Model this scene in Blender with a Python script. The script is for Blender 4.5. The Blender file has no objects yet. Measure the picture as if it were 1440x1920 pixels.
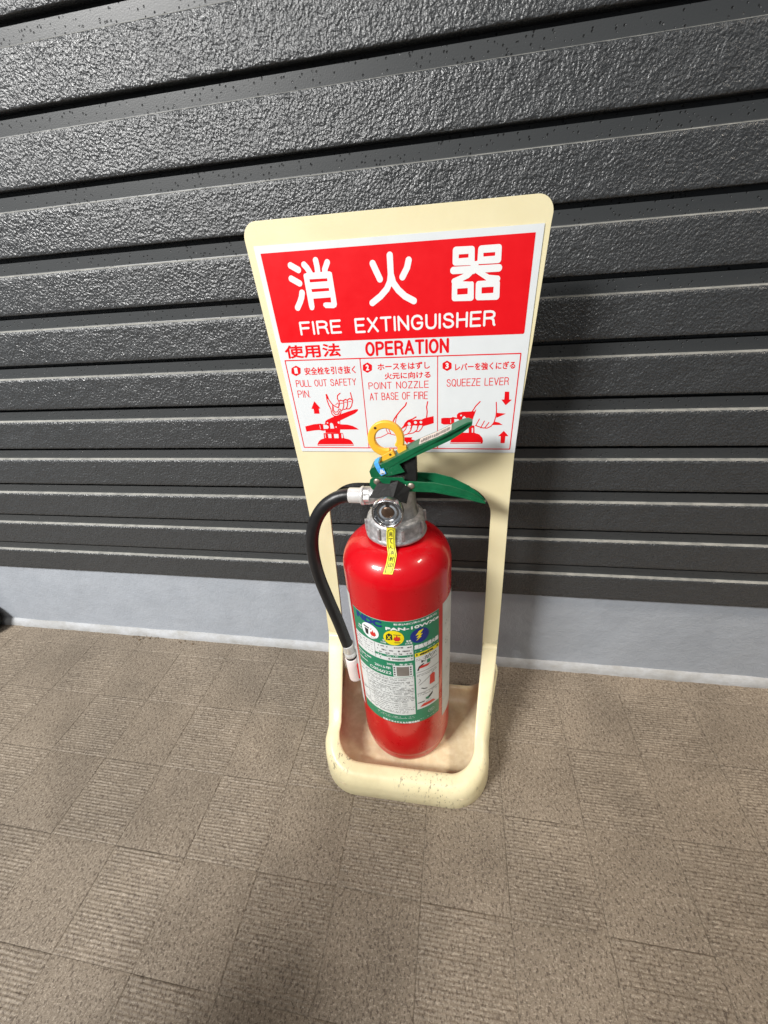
import bpy, bmesh, math, random
import numpy as np
from mathutils import Vector, Matrix, noise
R = math.radians
scene = bpy.context.scene
col = scene.collection

# ------------------------------------------------------------------ camera
cd = bpy.data.cameras.new("camera"); cam = bpy.data.objects.new("camera", cd); col.objects.link(cam)
cam.location = (0.5279, -0.1695, 0.6248)
cam.rotation_euler = (1.0312151, 0.0687567, 0.1582623)
cd.sensor_fit = 'HORIZONTAL'; cd.sensor_width = 36.0; cd.lens = 19.1206
cd.clip_start = 0.01; cd.clip_end = 50
scene.camera = cam

# ------------------------------------------------------------------ light
w = bpy.data.worlds.new("World"); scene.world = w; w.use_nodes = True
bg = w.node_tree.nodes["Background"]; bg.inputs[0].default_value = (0.84, 0.92, 1.0, 1); bg.inputs[1].default_value = 0.165
scene.view_settings.view_transform = 'Standard'; scene.view_settings.look = 'None'
scene.view_settings.exposure = 0.0; scene.view_settings.gamma = 1.0

def tube(name, loc, target, length, width, power, colr, spread=180):
    l = bpy.data.lights.new(name, 'AREA'); l.shape = 'RECTANGLE'; l.size = length; l.size_y = width
    l.energy = power; l.color = colr; l.spread = R(spread)
    o = bpy.data.objects.new(name, l); col.objects.link(o); o.location = loc
    d = Vector(target) - Vector(loc)
    o.rotation_euler = d.to_track_quat('-Z', 'Y').to_euler()
    return o
T = (0.47, 0.25, 0.3)
tube("overhead_lamp", (-1.00, -1.36, 2.05), (-0.16, 0.33, 0.40), 0.80, 0.42, 33.5, (1.0, 0.985, 0.96), 88)
tube("overhead_lamp", (0.70, -1.75, 2.35), T, 0.7, 0.14, 12, (1.0, 0.97, 0.92))
tube("overhead_lamp", (2.1, -0.25, 2.2), (1.12, 0.12, 0), 0.4, 0.2, 3.4, (1.0, 0.88, 0.74), 45)  # added warm lamp, narrow beam makes a bright pool on the floor at right

# ------------------------------------------------------------------ helpers
def nmat(name):
    m = bpy.data.materials.new(name); m.use_nodes = True
    nt = m.node_tree; b = nt.nodes["Principled BSDF"]; return m, nt, b
def node(nt, t, **k):
    n = nt.nodes.new(t)
    for a, v in k.items():
        if a.startswith('i_'): n.inputs[int(a[2:])].default_value = v
        else: setattr(n, a, v)
    return n
def ramp(nt, src, stops):
    r = nt.nodes.new('ShaderNodeValToRGB'); e = r.color_ramp.elements
    e[0].position = stops[0][0]; e[0].color = stops[0][1]; e[1].position = stops[-1][0]; e[1].color = stops[-1][1]
    for p, c in stops[1:-1]:
        x = e.new(p); x.color = c
    nt.links.new(src, r.inputs[0]); return r
def g4(v): return (v, v, v, 1)
def c4(a, b, c): return (a, b, c, 1)
def noise_tex(nt, scale, detail=4, rough=0.55, vec=None):
    n = nt.nodes.new('ShaderNodeTexNoise'); n.inputs['Scale'].default_value = scale
    n.inputs['Detail'].default_value = detail; n.inputs['Roughness'].default_value = rough
    if vec: nt.links.new(vec, n.inputs['Vector'])
    return n
def pos(nt, sc=(1, 1, 1), rot=(0, 0, 0)):
    g = nt.nodes.new('ShaderNodeNewGeometry'); m = nt.nodes.new('ShaderNodeMapping')
    m.inputs['Scale'].default_value = sc; m.inputs['Rotation'].default_value = rot
    nt.links.new(g.outputs['Position'], m.inputs[0]); return m.outputs[0]
def bump(nt, b, h, strength, dist, prev=None):
    n = nt.nodes.new('ShaderNodeBump'); n.inputs['Strength'].default_value = strength; n.inputs['Distance'].default_value = dist
    nt.links.new(h, n.inputs['Height'])
    if prev: nt.links.new(prev.outputs[0], n.inputs['Normal'])
    nt.links.new(n.outputs[0], b.inputs['Normal']); return n
def mix(nt, fac, a, bcol, mode='MIX'):
    m = nt.nodes.new('ShaderNodeMix'); m.data_type = 'RGBA'; m.blend_type = mode
    for s, i in ((a, 6), (bcol, 7)):
        if isinstance(s, tuple): m.inputs[i].default_value = s
        else: nt.links.new(s, m.inputs[i])
    if isinstance(fac, (int, float)): m.inputs[0].default_value = fac
    else: nt.links.new(fac, m.inputs[0])
    return m.outputs[2]
def simple(name, c, rough=0.5, metal=0.0, spec=0.5, var=0.06, scale=60, coat=0.0, bmp=0.0, bscale=400):
    m, nt, b = nmat(name); p = pos(nt)
    n = noise_tex(nt, scale, 4, 0.6, p)
    r = ramp(nt, n.outputs[0], [(0.3, c4(*[x * (1 - var) for x in c])), (0.7, c4(*[min(1, x * (1 + var)) for x in c]))])
    nt.links.new(r.outputs[0], b.inputs['Base Color'])
    r2 = ramp(nt, n.outputs[0], [(0.25, g4(max(0.02, rough - 0.06))), (0.75, g4(min(1, rough + 0.06)))])
    nt.links.new(r2.outputs[0], b.inputs['Roughness'])
    b.inputs['Metallic'].default_value = metal; b.inputs['Specular IOR Level'].default_value = spec
    b.inputs['Coat Weight'].default_value = coat; b.inputs['Coat Roughness'].default_value = 0.05
    if bmp:
        nb = noise_tex(nt, bscale, 3, 0.5, p); bump(nt, b, nb.outputs[0], bmp, 0.0006)
    return m

# --- materials
def siding_mats():
    # embossed, slightly glossy painted face of the ribs
    m, nt, b = nmat('siding_embossed'); p = pos(nt)
    n1 = noise_tex(nt, 330, 3, 0.55, p); n2 = noise_tex(nt, 90, 2, 0.5, p); n3 = noise_tex(nt, 700, 2, 0.5, p)
    v = nt.nodes.new('ShaderNodeTexVoronoi'); v.feature = 'SMOOTH_F1'; v.inputs['Scale'].default_value = 420
    try: v.inputs['Smoothness'].default_value = 0.6
    except Exception: pass
    nt.links.new(p, v.inputs['Vector'])
    a = node(nt, 'ShaderNodeMath', operation='MULTIPLY_ADD'); nt.links.new(n1.outputs[0], a.inputs[0]); a.inputs[1].default_value = 3.2
    nt.links.new(v.outputs['Distance'], a.inputs[2])
    a2 = node(nt, 'ShaderNodeMath', operation='MULTIPLY_ADD'); nt.links.new(n2.outputs[0], a2.inputs[0]); a2.inputs[1].default_value = 0.8
    nt.links.new(a.outputs[0], a2.inputs[2])
    bump(nt, b, a2.outputs[0], 0.52, 0.0011)
    big = noise_tex(nt, 9, 3, 0.6, p)
    r = ramp(nt, n3.outputs[0], [(0.35, c4(0.028, 0.030, 0.032)), (0.7, c4(0.050, 0.053, 0.056))])
    nt.links.new(r.outputs[0], b.inputs['Base Color'])
    rr = ramp(nt, big.outputs[0], [(0.3, g4(0.27)), (0.7, g4(0.38))]); nt.links.new(rr.outputs[0], b.inputs['Roughness'])
    b.inputs['Specular IOR Level'].default_value = 0.7
    # smooth groove with small pits
    m2, nt, b = nmat('siding_groove'); p = pos(nt)
    v = nt.nodes.new('ShaderNodeTexVoronoi'); v.inputs['Scale'].default_value = 240; v.inputs['Randomness'].default_value = 1
    nt.links.new(pos(nt, (1, 1, 1.0)), v.inputs['Vector'])
    pit = ramp(nt, v.outputs['Distance'], [(0.12, g4(0)), (0.24, g4(1))])
    sel = noise_tex(nt, 120, 2, 0.5, p); sr = ramp(nt, sel.outputs[0], [(0.42, g4(1)), (0.50, g4(0))])
    mx = node(nt, 'ShaderNodeMath', operation='MAXIMUM'); nt.links.new(pit.outputs[0], mx.inputs[0]); nt.links.new(sr.outputs[0], mx.inputs[1])
    f = noise_tex(nt, 900, 2, 0.5, p)
    s = node(nt, 'ShaderNodeMath', operation='MULTIPLY_ADD'); nt.links.new(f.outputs[0], s.inputs[0]); s.inputs[1].default_value = 0.12; nt.links.new(mx.outputs[0], s.inputs[2])
    bump(nt, b, s.outputs[0], 0.8, 0.0008)
    colr = mix(nt, mx.outputs[0], c4(0.008, 0.008, 0.009), c4(0.040, 0.043, 0.045))
    nt.links.new(colr, b.inputs['Base Color']); b.inputs['Roughness'].default_value = 0.42
    # dusty ledge on top of each rib, made paler to paint in caught light
    m3, nt, b = nmat('siding_dusty_lit_ledge'); p = pos(nt)
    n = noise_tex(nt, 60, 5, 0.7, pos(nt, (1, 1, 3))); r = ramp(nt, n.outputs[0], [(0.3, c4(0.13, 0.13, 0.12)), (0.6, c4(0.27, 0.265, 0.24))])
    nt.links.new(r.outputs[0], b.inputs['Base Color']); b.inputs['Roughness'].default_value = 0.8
    return m, m2, m3
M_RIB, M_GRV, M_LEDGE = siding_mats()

def floor_mat():
    m, nt, b = nmat('vinyl_floor'); p = pos(nt)
    n = noise_tex(nt, 16, 4, 0.6, p)
    base = ramp(nt, n.outputs[0], [(0.3, c4(0.196, 0.158, 0.117)), (0.7, c4(0.248, 0.202, 0.152))])
    s1 = noise_tex(nt, 400, 4, 0.72, pos(nt, (1.0, 0.6, 1), (0, 0, R(35))))
    d1 = ramp(nt, s1.outputs[0], [(0.50, g4(0)), (0.60, g4(0.85))])
    c1 = mix(nt, d1.outputs[0], base.outputs[0], c4(0.075, 0.053, 0.038))
    s2 = noise_tex(nt, 480, 3, 0.7, pos(nt, (0.6, 1.0, 1), (0, 0, R(-20))))
    d2 = ramp(nt, s2.outputs[0], [(0.53, g4(0)), (0.64, g4(0.85))])
    c2 = mix(nt, d2.outputs[0], c1, c4(0.36, 0.305, 0.24))
    s3 = noise_tex(nt, 1300, 2, 0.6, p); d3 = ramp(nt, s3.outputs[0], [(0.3, g4(0.70)), (0.7, g4(1.25))])
    c3 = mix(nt, 1.0, c2, d3.outputs[0], 'MULTIPLY')
    # dirt worn into blotches
    n4 = noise_tex(nt, 5, 5, 0.65, p); d4 = ramp(nt, n4.outputs[0], [(0.32, g4(0.76)), (0.66, g4(1.12))])
    c4_ = mix(nt, 1.0, c3, d4.outputs[0], 'MULTIPLY')
    nt.links.new(c4_, b.inputs['Base Color'])
    rr = ramp(nt, s1.outputs[0], [(0.3, g4(0.5)), (0.7, g4(0.72))]); nt.links.new(rr.outputs[0], b.inputs['Roughness'])
    b.inputs['Specular IOR Level'].default_value = 0.4
    f = noise_tex(nt, 1100, 3, 0.6, p); bump(nt, b, f.outputs[0], 0.45, 0.0006)
    return m
M_FLOOR = floor_mat()
M_GROUT = simple('floor_joint', (0.085, 0.066, 0.052), 0.8)

def concrete_mat():
    m, nt, b = nmat('painted_concrete'); p = pos(nt)
    n = noise_tex(nt, 18, 6, 0.65, p)
    r = ramp(nt, n.outputs[0], [(0.3, c4(0.300, 0.325, 0.362)), (0.7, c4(0.345, 0.370, 0.408))])
    nt.links.new(r.outputs[0], b.inputs['Base Color']); b.inputs['Roughness'].default_value = 0.62
    w1 = noise_tex(nt, 60, 5, 0.62, p); k = bump(nt, b, w1.outputs[0], 0.35, 0.004)
    w2 = noise_tex(nt, 420, 4, 0.65, p); bump(nt, b, w2.outputs[0], 0.6, 0.0009, k)
    return m
M_CONC = concrete_mat()
def strip_mat():
    m, nt, b = nmat('pale_waterproof_strip'); p = pos(nt)
    n = noise_tex(nt, 40, 6, 0.7, pos(nt, (0.6, 1, 1))); r = ramp(nt, n.outputs[0], [(0.3, c4(0.27, 0.265, 0.25)), (0.62, c4(0.39, 0.40, 0.415))])
    g = noise_tex(nt, 300, 4, 0.7, p); rg = ramp(nt, g.outputs[0], [(0.62, g4(0)), (0.72, g4(0.6))])
    c = mix(nt, rg.outputs[0], r.outputs[0], c4(0.30, 0.26, 0.21))
    nt.links.new(c, b.inputs['Base Color']); b.inputs['Roughness'].default_value = 0.7
    bump(nt, b, g.outputs[0], 0.5, 0.001); return m
M_STRIP = strip_mat()

def plastic_mat(name, mottled=False, scuff=True):
    m, nt, b = nmat(name); p = pos(nt)
    n = noise_tex(nt, 12, 4, 0.6, p)
    r = ramp(nt, n.outputs[0], [(0.3, c4(0.74, 0.655, 0.405)), (0.7, c4(0.80, 0.725, 0.475))])
    cur = r.outputs[0]
    if mottled:
        q = noise_tex(nt, 110, 4, 0.6, p); rq = ramp(nt, q.outputs[0], [(0.42, g4(0)), (0.66, g4(0.75))])
        cur = mix(nt, rq.outputs[0], c4(0.68, 0.57, 0.36), c4(0.78, 0.69, 0.48))
        d = noise_tex(nt, 22, 5, 0.65, p); rd = ramp(nt, d.outputs[0], [(0.52, g4(0)), (0.72, g4(0.35))])
        cur = mix(nt, rd.outputs[0], cur, c4(0.40, 0.25, 0.12))
    if scuff:
        # black kick marks near the foot of the stand only
        s = noise_tex(nt, 190, 4, 0.7, pos(nt, (1.6, 1, 0.5), (0, R(25), 0))); rs = ramp(nt, s.outputs[0], [(0.575, g4(0)), (0.62, g4(0.9))])
        cl = noise_tex(nt, 17, 2, 0.5, p); rcl = ramp(nt, cl.outputs[0], [(0.54, g4(0)), (0.64, g4(0.8))])
        m0 = node(nt, 'ShaderNodeMath', operation='MULTIPLY'); nt.links.new(rs.outputs[0], m0.inputs[0]); nt.links.new(rcl.outputs[0], m0.inputs[1])
        gz = nt.nodes.new('ShaderNodeNewGeometry'); sx = nt.nodes.new('ShaderNodeSeparateXYZ'); nt.links.new(gz.outputs['Position'], sx.inputs[0])
        rz = ramp(nt, sx.outputs[2], [(0.045, g4(1)), (0.20, g4(0.0))])
        mm_ = node(nt, 'ShaderNodeMath', operation='MULTIPLY'); nt.links.new(m0.outputs[0], mm_.inputs[0]); nt.links.new(rz.outputs[0], mm_.inputs[1])
        cur = mix(nt, mm_.outputs[0], cur, c4(0.10, 0.085, 0.06))
        e = noise_tex(nt, 45, 6, 0.7, p); re = ramp(nt, e.outputs[0], [(0.45, g4(0)), (0.75, g4(0.35))])
        m3 = node(nt, 'ShaderNodeMath', operation='MULTIPLY'); nt.links.new(re.outputs[0], m3.inputs[0]); nt.links.new(rz.outputs[0], m3.inputs[1])
        cur = mix(nt, m3.outputs[0], cur, c4(0.55, 0.47, 0.27))
    nt.links.new(cur, b.inputs['Base Color'])
    b.inputs['Roughness'].default_value = 0.38; b.inputs['Specular IOR Level'].default_value = 0.45
    b.inputs['Subsurface Weight'].default_value = 0.06; b.inputs['Subsurface Radius'].default_value = (0.01, 0.008, 0.004); b.inputs['Subsurface Scale'].default_value = 0.3
    f = noise_tex(nt, 260, 3, 0.5, p); bump(nt, b, f.outputs[0], 0.10, 0.0005)
    return m
M_CREAM = plastic_mat('cream_plastic'); M_TRAY = plastic_mat('cream_plastic_dirty', True, False)
M_WHITE = simple('sticker_white', (0.69, 0.72, 0.735), 0.42, var=0.02)
M_SRED = simple('sticker_red', (0.72, 0.003, 0.008), 0.45, spec=0.3, var=0.03)
M_SWHT = simple('print_white', (0.78, 0.80, 0.80), 0.42, var=0.01)
M_RED = simple('red_paint', (0.52, 0.003, 0.008), 0.3, spec=0.28, var=0.02, coat=0.4, bmp=0.03, bscale=180)
M_GREEN = simple('green_paint', (0.006, 0.115, 0.045), 0.33, var=0.18, scale=90, bmp=0.25, bscale=500)
M_LGREEN = simple('label_green', (0.012, 0.20, 0.10), 0.35, var=0.03)
M_BLACK = simple('black_rubber', (0.010, 0.010, 0.011), 0.36, var=0.2, bmp=0.15, bscale=300)
M_BPLAS = simple('black_plastic', (0.010, 0.010, 0.0095), 0.6, spec=0.3, var=0.4, scale=120, bmp=0.5, bscale=350)
M_ALU = simple('cast_aluminium', (0.55, 0.55, 0.55), 0.42, metal=0.85, var=0.25, scale=160, bmp=0.8, bscale=420)
M_NUT = simple('weathered_aluminium', (0.50, 0.50, 0.51), 0.48, metal=0.7, var=0.32, scale=170, bmp=1.0, bscale=500)
M_FERR = simple('white_metal', (0.72, 0.71, 0.70), 0.32, metal=0.45, var=0.10, bmp=0.2)
M_CHROME = simple('chrome', (0.52, 0.53, 0.55), 0.26, metal=1.0, var=0.03)
M_DIAL = simple('dial_face', (0.36, 0.39, 0.42), 0.35, var=0.2)
M_BRONZE = simple('bronze', (0.20, 0.13, 0.09), 0.35, metal=0.8, var=0.3)
M_NOZ = simple('nozzle_plastic', (0.72, 0.62, 0.60), 0.4, var=0.04)
M_YEL = simple('yellow_plastic', (0.88, 0.46, 0.035), 0.38, var=0.05, bmp=0.1)
M_BLUE = simple('blue_seal', (0.07, 0.33, 0.75), 0.3, var=0.08)
M_SEALY = simple('yellow_seal', (0.82, 0.76, 0.05), 0.4, var=0.04)
M_INK = simple('black_ink', (0.02, 0.02, 0.02), 0.5)
M_GREY = simple('grey_print', (0.19, 0.17, 0.15), 0.5, var=0.1)
M_NAVY = simple('navy_print', (0.008, 0.022, 0.20), 0.4)
M_LYEL = simple('label_yellow', (0.80, 0.66, 0.01), 0.4)
M_LABW = simple('label_white', (0.66, 0.68, 0.67), 0.4, var=0.03)
M_OLDW = simple('old_label_white', (0.55, 0.56, 0.54), 0.5, var=0.12, scale=45)
M_LRED = simple('label_red', (0.60, 0.03, 0.02), 0.4)
M_RIVET = simple('rivet_steel', (0.34, 0.29, 0.24), 0.45, metal=0.7, var=0.2)
M_GLASS = bpy.data.materials.new('clear_plastic'); M_GLASS.use_nodes = True; _nt = M_GLASS.node_tree; _nt.nodes.remove(_nt.nodes['Principled BSDF'])
_t = _nt.nodes.new('ShaderNodeBsdfTransparent'); _g = _nt.nodes.new('ShaderNodeBsdfGlossy'); _g.inputs['Roughness'].default_value = 0.04; _f = _nt.nodes.new('ShaderNodeValue'); _f.outputs[0].default_value = 0.05
_x = _nt.nodes.new('ShaderNodeMixShader'); _nt.links.new(_f.outputs[0], _x.inputs[0]); _nt.links.new(_t.outputs[0], _x.inputs[1]); _nt.links.new(_g.outputs[0], _x.inputs[2]); _nt.links.new(_x.outputs[0], _nt.nodes['Material Output'].inputs[0])

def link(name, me, mat=None, parent=None, smooth=False):
    o = bpy.data.objects.new(name, me); col.objects.link(o)
    if mat is not None:
        if isinstance(mat, (list, tuple)):
            for x in mat: me.materials.append(x)
        else: me.materials.append(mat)
    if smooth:
        me.polygons.foreach_set('use_smooth', [True] * len(me.polygons)); me.update()
    if parent is not None: o.parent = parent
    return o
def mesh(name, v, f):
    me = bpy.data.meshes.new(name); me.from_pydata([tuple(map(float, x)) for x in v], [], [tuple(x) for x in f]); me.update(); return me
def obj(name, v, f, mat, parent=None, smooth=False): return link(name, mesh(name, v, f), mat, parent, smooth)
def bmobj(name, bm, mat, parent=None, smooth=False, bev=0, seg=2, auto=None):
    bmesh.ops.recalc_face_normals(bm, faces=bm.faces)
    me = bpy.data.meshes.new(name); bm.to_mesh(me); bm.free(); o = link(name, me, mat, parent, smooth)
    if bev:
        b = o.modifiers.new('bevel', 'BEVEL'); b.width = bev; b.segments = seg; b.limit_method = 'ANGLE'; b.angle_limit = R(35)
        me.polygons.foreach_set('use_smooth', [True] * len(me.polygons)); b.harden_normals = True
    return o
def empty(name, loc, label, cat):
    o = bpy.data.objects.new(name, None); col.objects.link(o); o.location = loc; o.empty_display_size = 0.05
    o['label'] = label; o['category'] = cat; return o
def lathe(prof, segs=64, c=(0, 0), bm=None, a0=0, a1=2 * math.pi):
    bm = bm or bmesh.new(); full = abs(a1 - a0 - 2 * math.pi) < 1e-6
    n = segs if full else segs + 1
    rows = []
    for r, z in prof:
        rows.append([bm.verts.new((c[0] + r * math.cos(a0 + (a1 - a0) * i / segs), c[1] + r * math.sin(a0 + (a1 - a0) * i / segs), z)) for i in range(n)])
    for a, b in zip(rows, rows[1:]):
        for i in range(segs):
            j = (i + 1) % n
            bm.faces.new((a[i], a[j], b[j], b[i]))
    if full:
        for row, (r, z) in ((rows[0], prof[0]), (rows[-1], prof[-1])):
            if r > 1e-5: bm.faces.new(row)
    bmesh.ops.remove_doubles(bm, verts=bm.verts, dist=1e-6)
    return bm
def prism(bm, pts, y0, y1, ax='y', fn=None):
    """closed outline in XZ swept between two Y values"""
    k = len(pts)
    a = [bm.verts.new((p[0], y0, p[1])) for p in pts]; b = [bm.verts.new((p[0], y1, p[1])) for p in pts]
    bm.faces.new(a); bm.faces.new(b[::-1])
    for i in range(k): bm.faces.new((a[i], b[i], b[(i + 1) % k], a[(i + 1) % k]))
    return bm
def ribbon(line, t):
    """thick outline along a polyline, thickness t towards its right side"""
    out = []
    n = len(line)
    for i, p in enumerate(line):
        a = line[max(0, i - 1)]; b = line[min(n - 1, i + 1)]
        d = Vector((b[0] - a[0], b[1] - a[1])).normalized(); out.append((p[0] + d.y * t, p[1] - d.x * t))
    return list(line) + out[::-1]
def spline(pts, n):
    """Catmull-Rom"""
    P_ = [Vector(p) for p in pts]; P_ = [2 * P_[0] - P_[1]] + P_ + [2 * P_[-1] - P_[-2]]; out = []
    for i in range(1, len(P_) - 2):
        for k in range(n):
            t = k / n; a, b, c, d = P_[i - 1], P_[i], P_[i + 1], P_[i + 2]
            out.append(0.5 * ((2 * b) + (c - a) * t + (2 * a - 5 * b + 4 * c - d) * t * t + (3 * b - a - 3 * c + d) * t ** 3))
    out.append(P_[-2]); return out
def tubepath(bm, pts, rad, seg=20):
    prev = None; up = Vector((0, 1, 0)); rows = []
    for i, p in enumerate(pts):
        d = (pts[min(i + 1, len(pts) - 1)] - pts[max(i - 1, 0)]).normalized()
        x = (up - d * up.dot(d)).normalized(); y = d.cross(x)
        r = rad(i / (len(pts) - 1)) if callable(rad) else rad
        rows.append([bm.verts.new(p + r * (x * math.cos(2 * math.pi * k / seg) + y * math.sin(2 * math.pi * k / seg))) for k in range(seg)])
    for a, b in zip(rows, rows[1:]):
        for k in range(seg): bm.faces.new((a[k], a[(k + 1) % seg], b[(k + 1) % seg], b[k]))
    bm.faces.new(rows[0][::-1]); bm.faces.new(rows[-1]); return bm
def cyl_between(bm, a, b, r, seg=32):
    return tubepath(bm, [Vector(a), Vector(b)], r, seg)

# flat print: union / difference of strokes and polygons, meshed from a distance grid
def seg_dist(px, py, a, b):
    ax, ay = a; bx, by = b; dx, dy = bx - ax, by - ay; L = dx * dx + dy * dy
    t = np.clip(((px - ax) * dx + (py - ay) * dy) / L, 0, 1) if L > 1e-12 else 0
    return np.hypot(px - ax - t * dx, py - ay - t * dy)
def sdf_mesh(ops, res, fn):
    xs = [p[0] for o in ops if o[0] > 0 for p in o[3]]; ys = [p[1] for o in ops if o[0] > 0 for p in o[3]]
    wm = max(o[2] for o in ops) + 2 * res
    x0, x1, y0, y1 = min(xs) - wm, max(xs) + wm, min(ys) - wm, max(ys) + wm
    nx = int((x1 - x0) / res) + 2; ny = int((y1 - y0) / res) + 2
    D = np.full((ny, nx), 9.0)
    for sg, kind, wd, pts in ops:
        pad = wd + 3 * res
        i0 = max(0, int((min(p[0] for p in pts) - pad - x0) / res)); i1 = min(nx, int((max(p[0] for p in pts) + pad - x0) / res) + 2)
        j0 = max(0, int((min(p[1] for p in pts) - pad - y0) / res)); j1 = min(ny, int((max(p[1] for p in pts) + pad - y0) / res) + 2)
        gx, gy = np.meshgrid(x0 + res * np.arange(i0, i1), y0 + res * np.arange(j0, j1))
        d = np.full(gx.shape, 1e9)
        loop = kind in 'pe'
        prs = list(zip(pts[::2], pts[1::2])) if kind == 'e' else list(zip(pts, pts[1:])) + ([(pts[-1], pts[0])] if loop else [])
        for a, b in prs: d = np.minimum(d, seg_dist(gx, gy, a, b))
        if loop:
            ins = np.zeros(gx.shape, bool)
            for a, b in prs:
                if a[1] != b[1]:
                    c = ((a[1] > gy) != (b[1] > gy)) & (gx < (b[0] - a[0]) * (gy - a[1]) / (b[1] - a[1]) + a[0]); ins ^= c
            d = np.where(ins, -d, d)
        d = d - wd
        D[j0:j1, i0:i1] = np.minimum(D[j0:j1, i0:i1], d) if sg > 0 else np.maximum(D[j0:j1, i0:i1], -d)
    I = D < 0
    verts = []; faces = []; vid = {}
    def V_(key, x, y):
        if key not in vid: vid[key] = len(verts); verts.append(fn(x, y))
        return vid[key]
    def corner(i, j): return V_((i, j, 0), x0 + res * i, y0 + res * j)
    def edge(i, j, k, l):
        a, b = D[j, i], D[l, k]; t = a / (a - b); t = min(max(t, 0.02), 0.98)
        return V_((i, j, k, l) if (i, j) < (k, l) else (k, l, i, j), x0 + res * (i + t * (k - i)), y0 + res * (j + t * (l - j)))
    cnt = I[:-1, :-1].astype(int) + I[1:, :-1] + I[:-1, 1:] + I[1:, 1:]
    for j in range(ny - 1):
        i = 0; row = cnt[j]
        idx = np.nonzero(row)[0]; k = 0
        while k < len(idx):
            i = idx[k]
            if row[i] == 4:
                e = k
                while e + 1 < len(idx) and idx[e + 1] == idx[e] + 1 and row[idx[e + 1]] == 4 and e - k < 7: e += 1
                i2 = idx[e] + 1
                faces.append((corner(i, j), corner(i2, j), corner(i2, j + 1), corner(i, j + 1))); k = e + 1; continue
            cs = [(i, j), (i + 1, j), (i + 1, j + 1), (i, j + 1)]; poly = []
            for q in range(4):
                a = cs[q]; b = cs[(q + 1) % 4]; ia = I[a[1], a[0]]; ib = I[b[1], b[0]]
                if ia: poly.append(corner(*a))
                if ia != ib: poly.append(edge(*a, *b))
            if len(poly) > 2: faces.append(tuple(poly))
            k += 1
    return verts, faces
def print_obj(name, ops, res, fn, mat, parent):
    v, f = sdf_mesh(ops, res, fn); return obj(name, v, f, mat, parent)
def text_geo(s, box, off, fn, spacing=1.0):
    """lettering fitted to a box (u0,v0,u1,v1) on a surface given by fn(u,v)"""
    c = bpy.data.curves.new('t', 'FONT'); c.body = s; c.offset = off; c.resolution_u = 3; c.space_character = spacing
    o = bpy.data.objects.new('t', c); col.objects.link(o); dg = bpy.context.evaluated_depsgraph_get()
    me = bpy.data.meshes.new_from_object(o.evaluated_get(dg)); col.objects.unlink(o); bpy.data.objects.remove(o)
    vs = np.array([v.co[:2] for v in me.vertices]); fs = [tuple(p.vertices) for p in me.polygons]; bpy.data.meshes.remove(me)
    if len(vs) == 0: return [], []
    a, b = vs.min(0), vs.max(0); u = (vs - a) / np.maximum(b - a, 1e-6)
    return [fn(box[0] + p[0] * (box[2] - box[0]), box[1] + p[1] * (box[3] - box[1])) for p in u], fs
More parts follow.
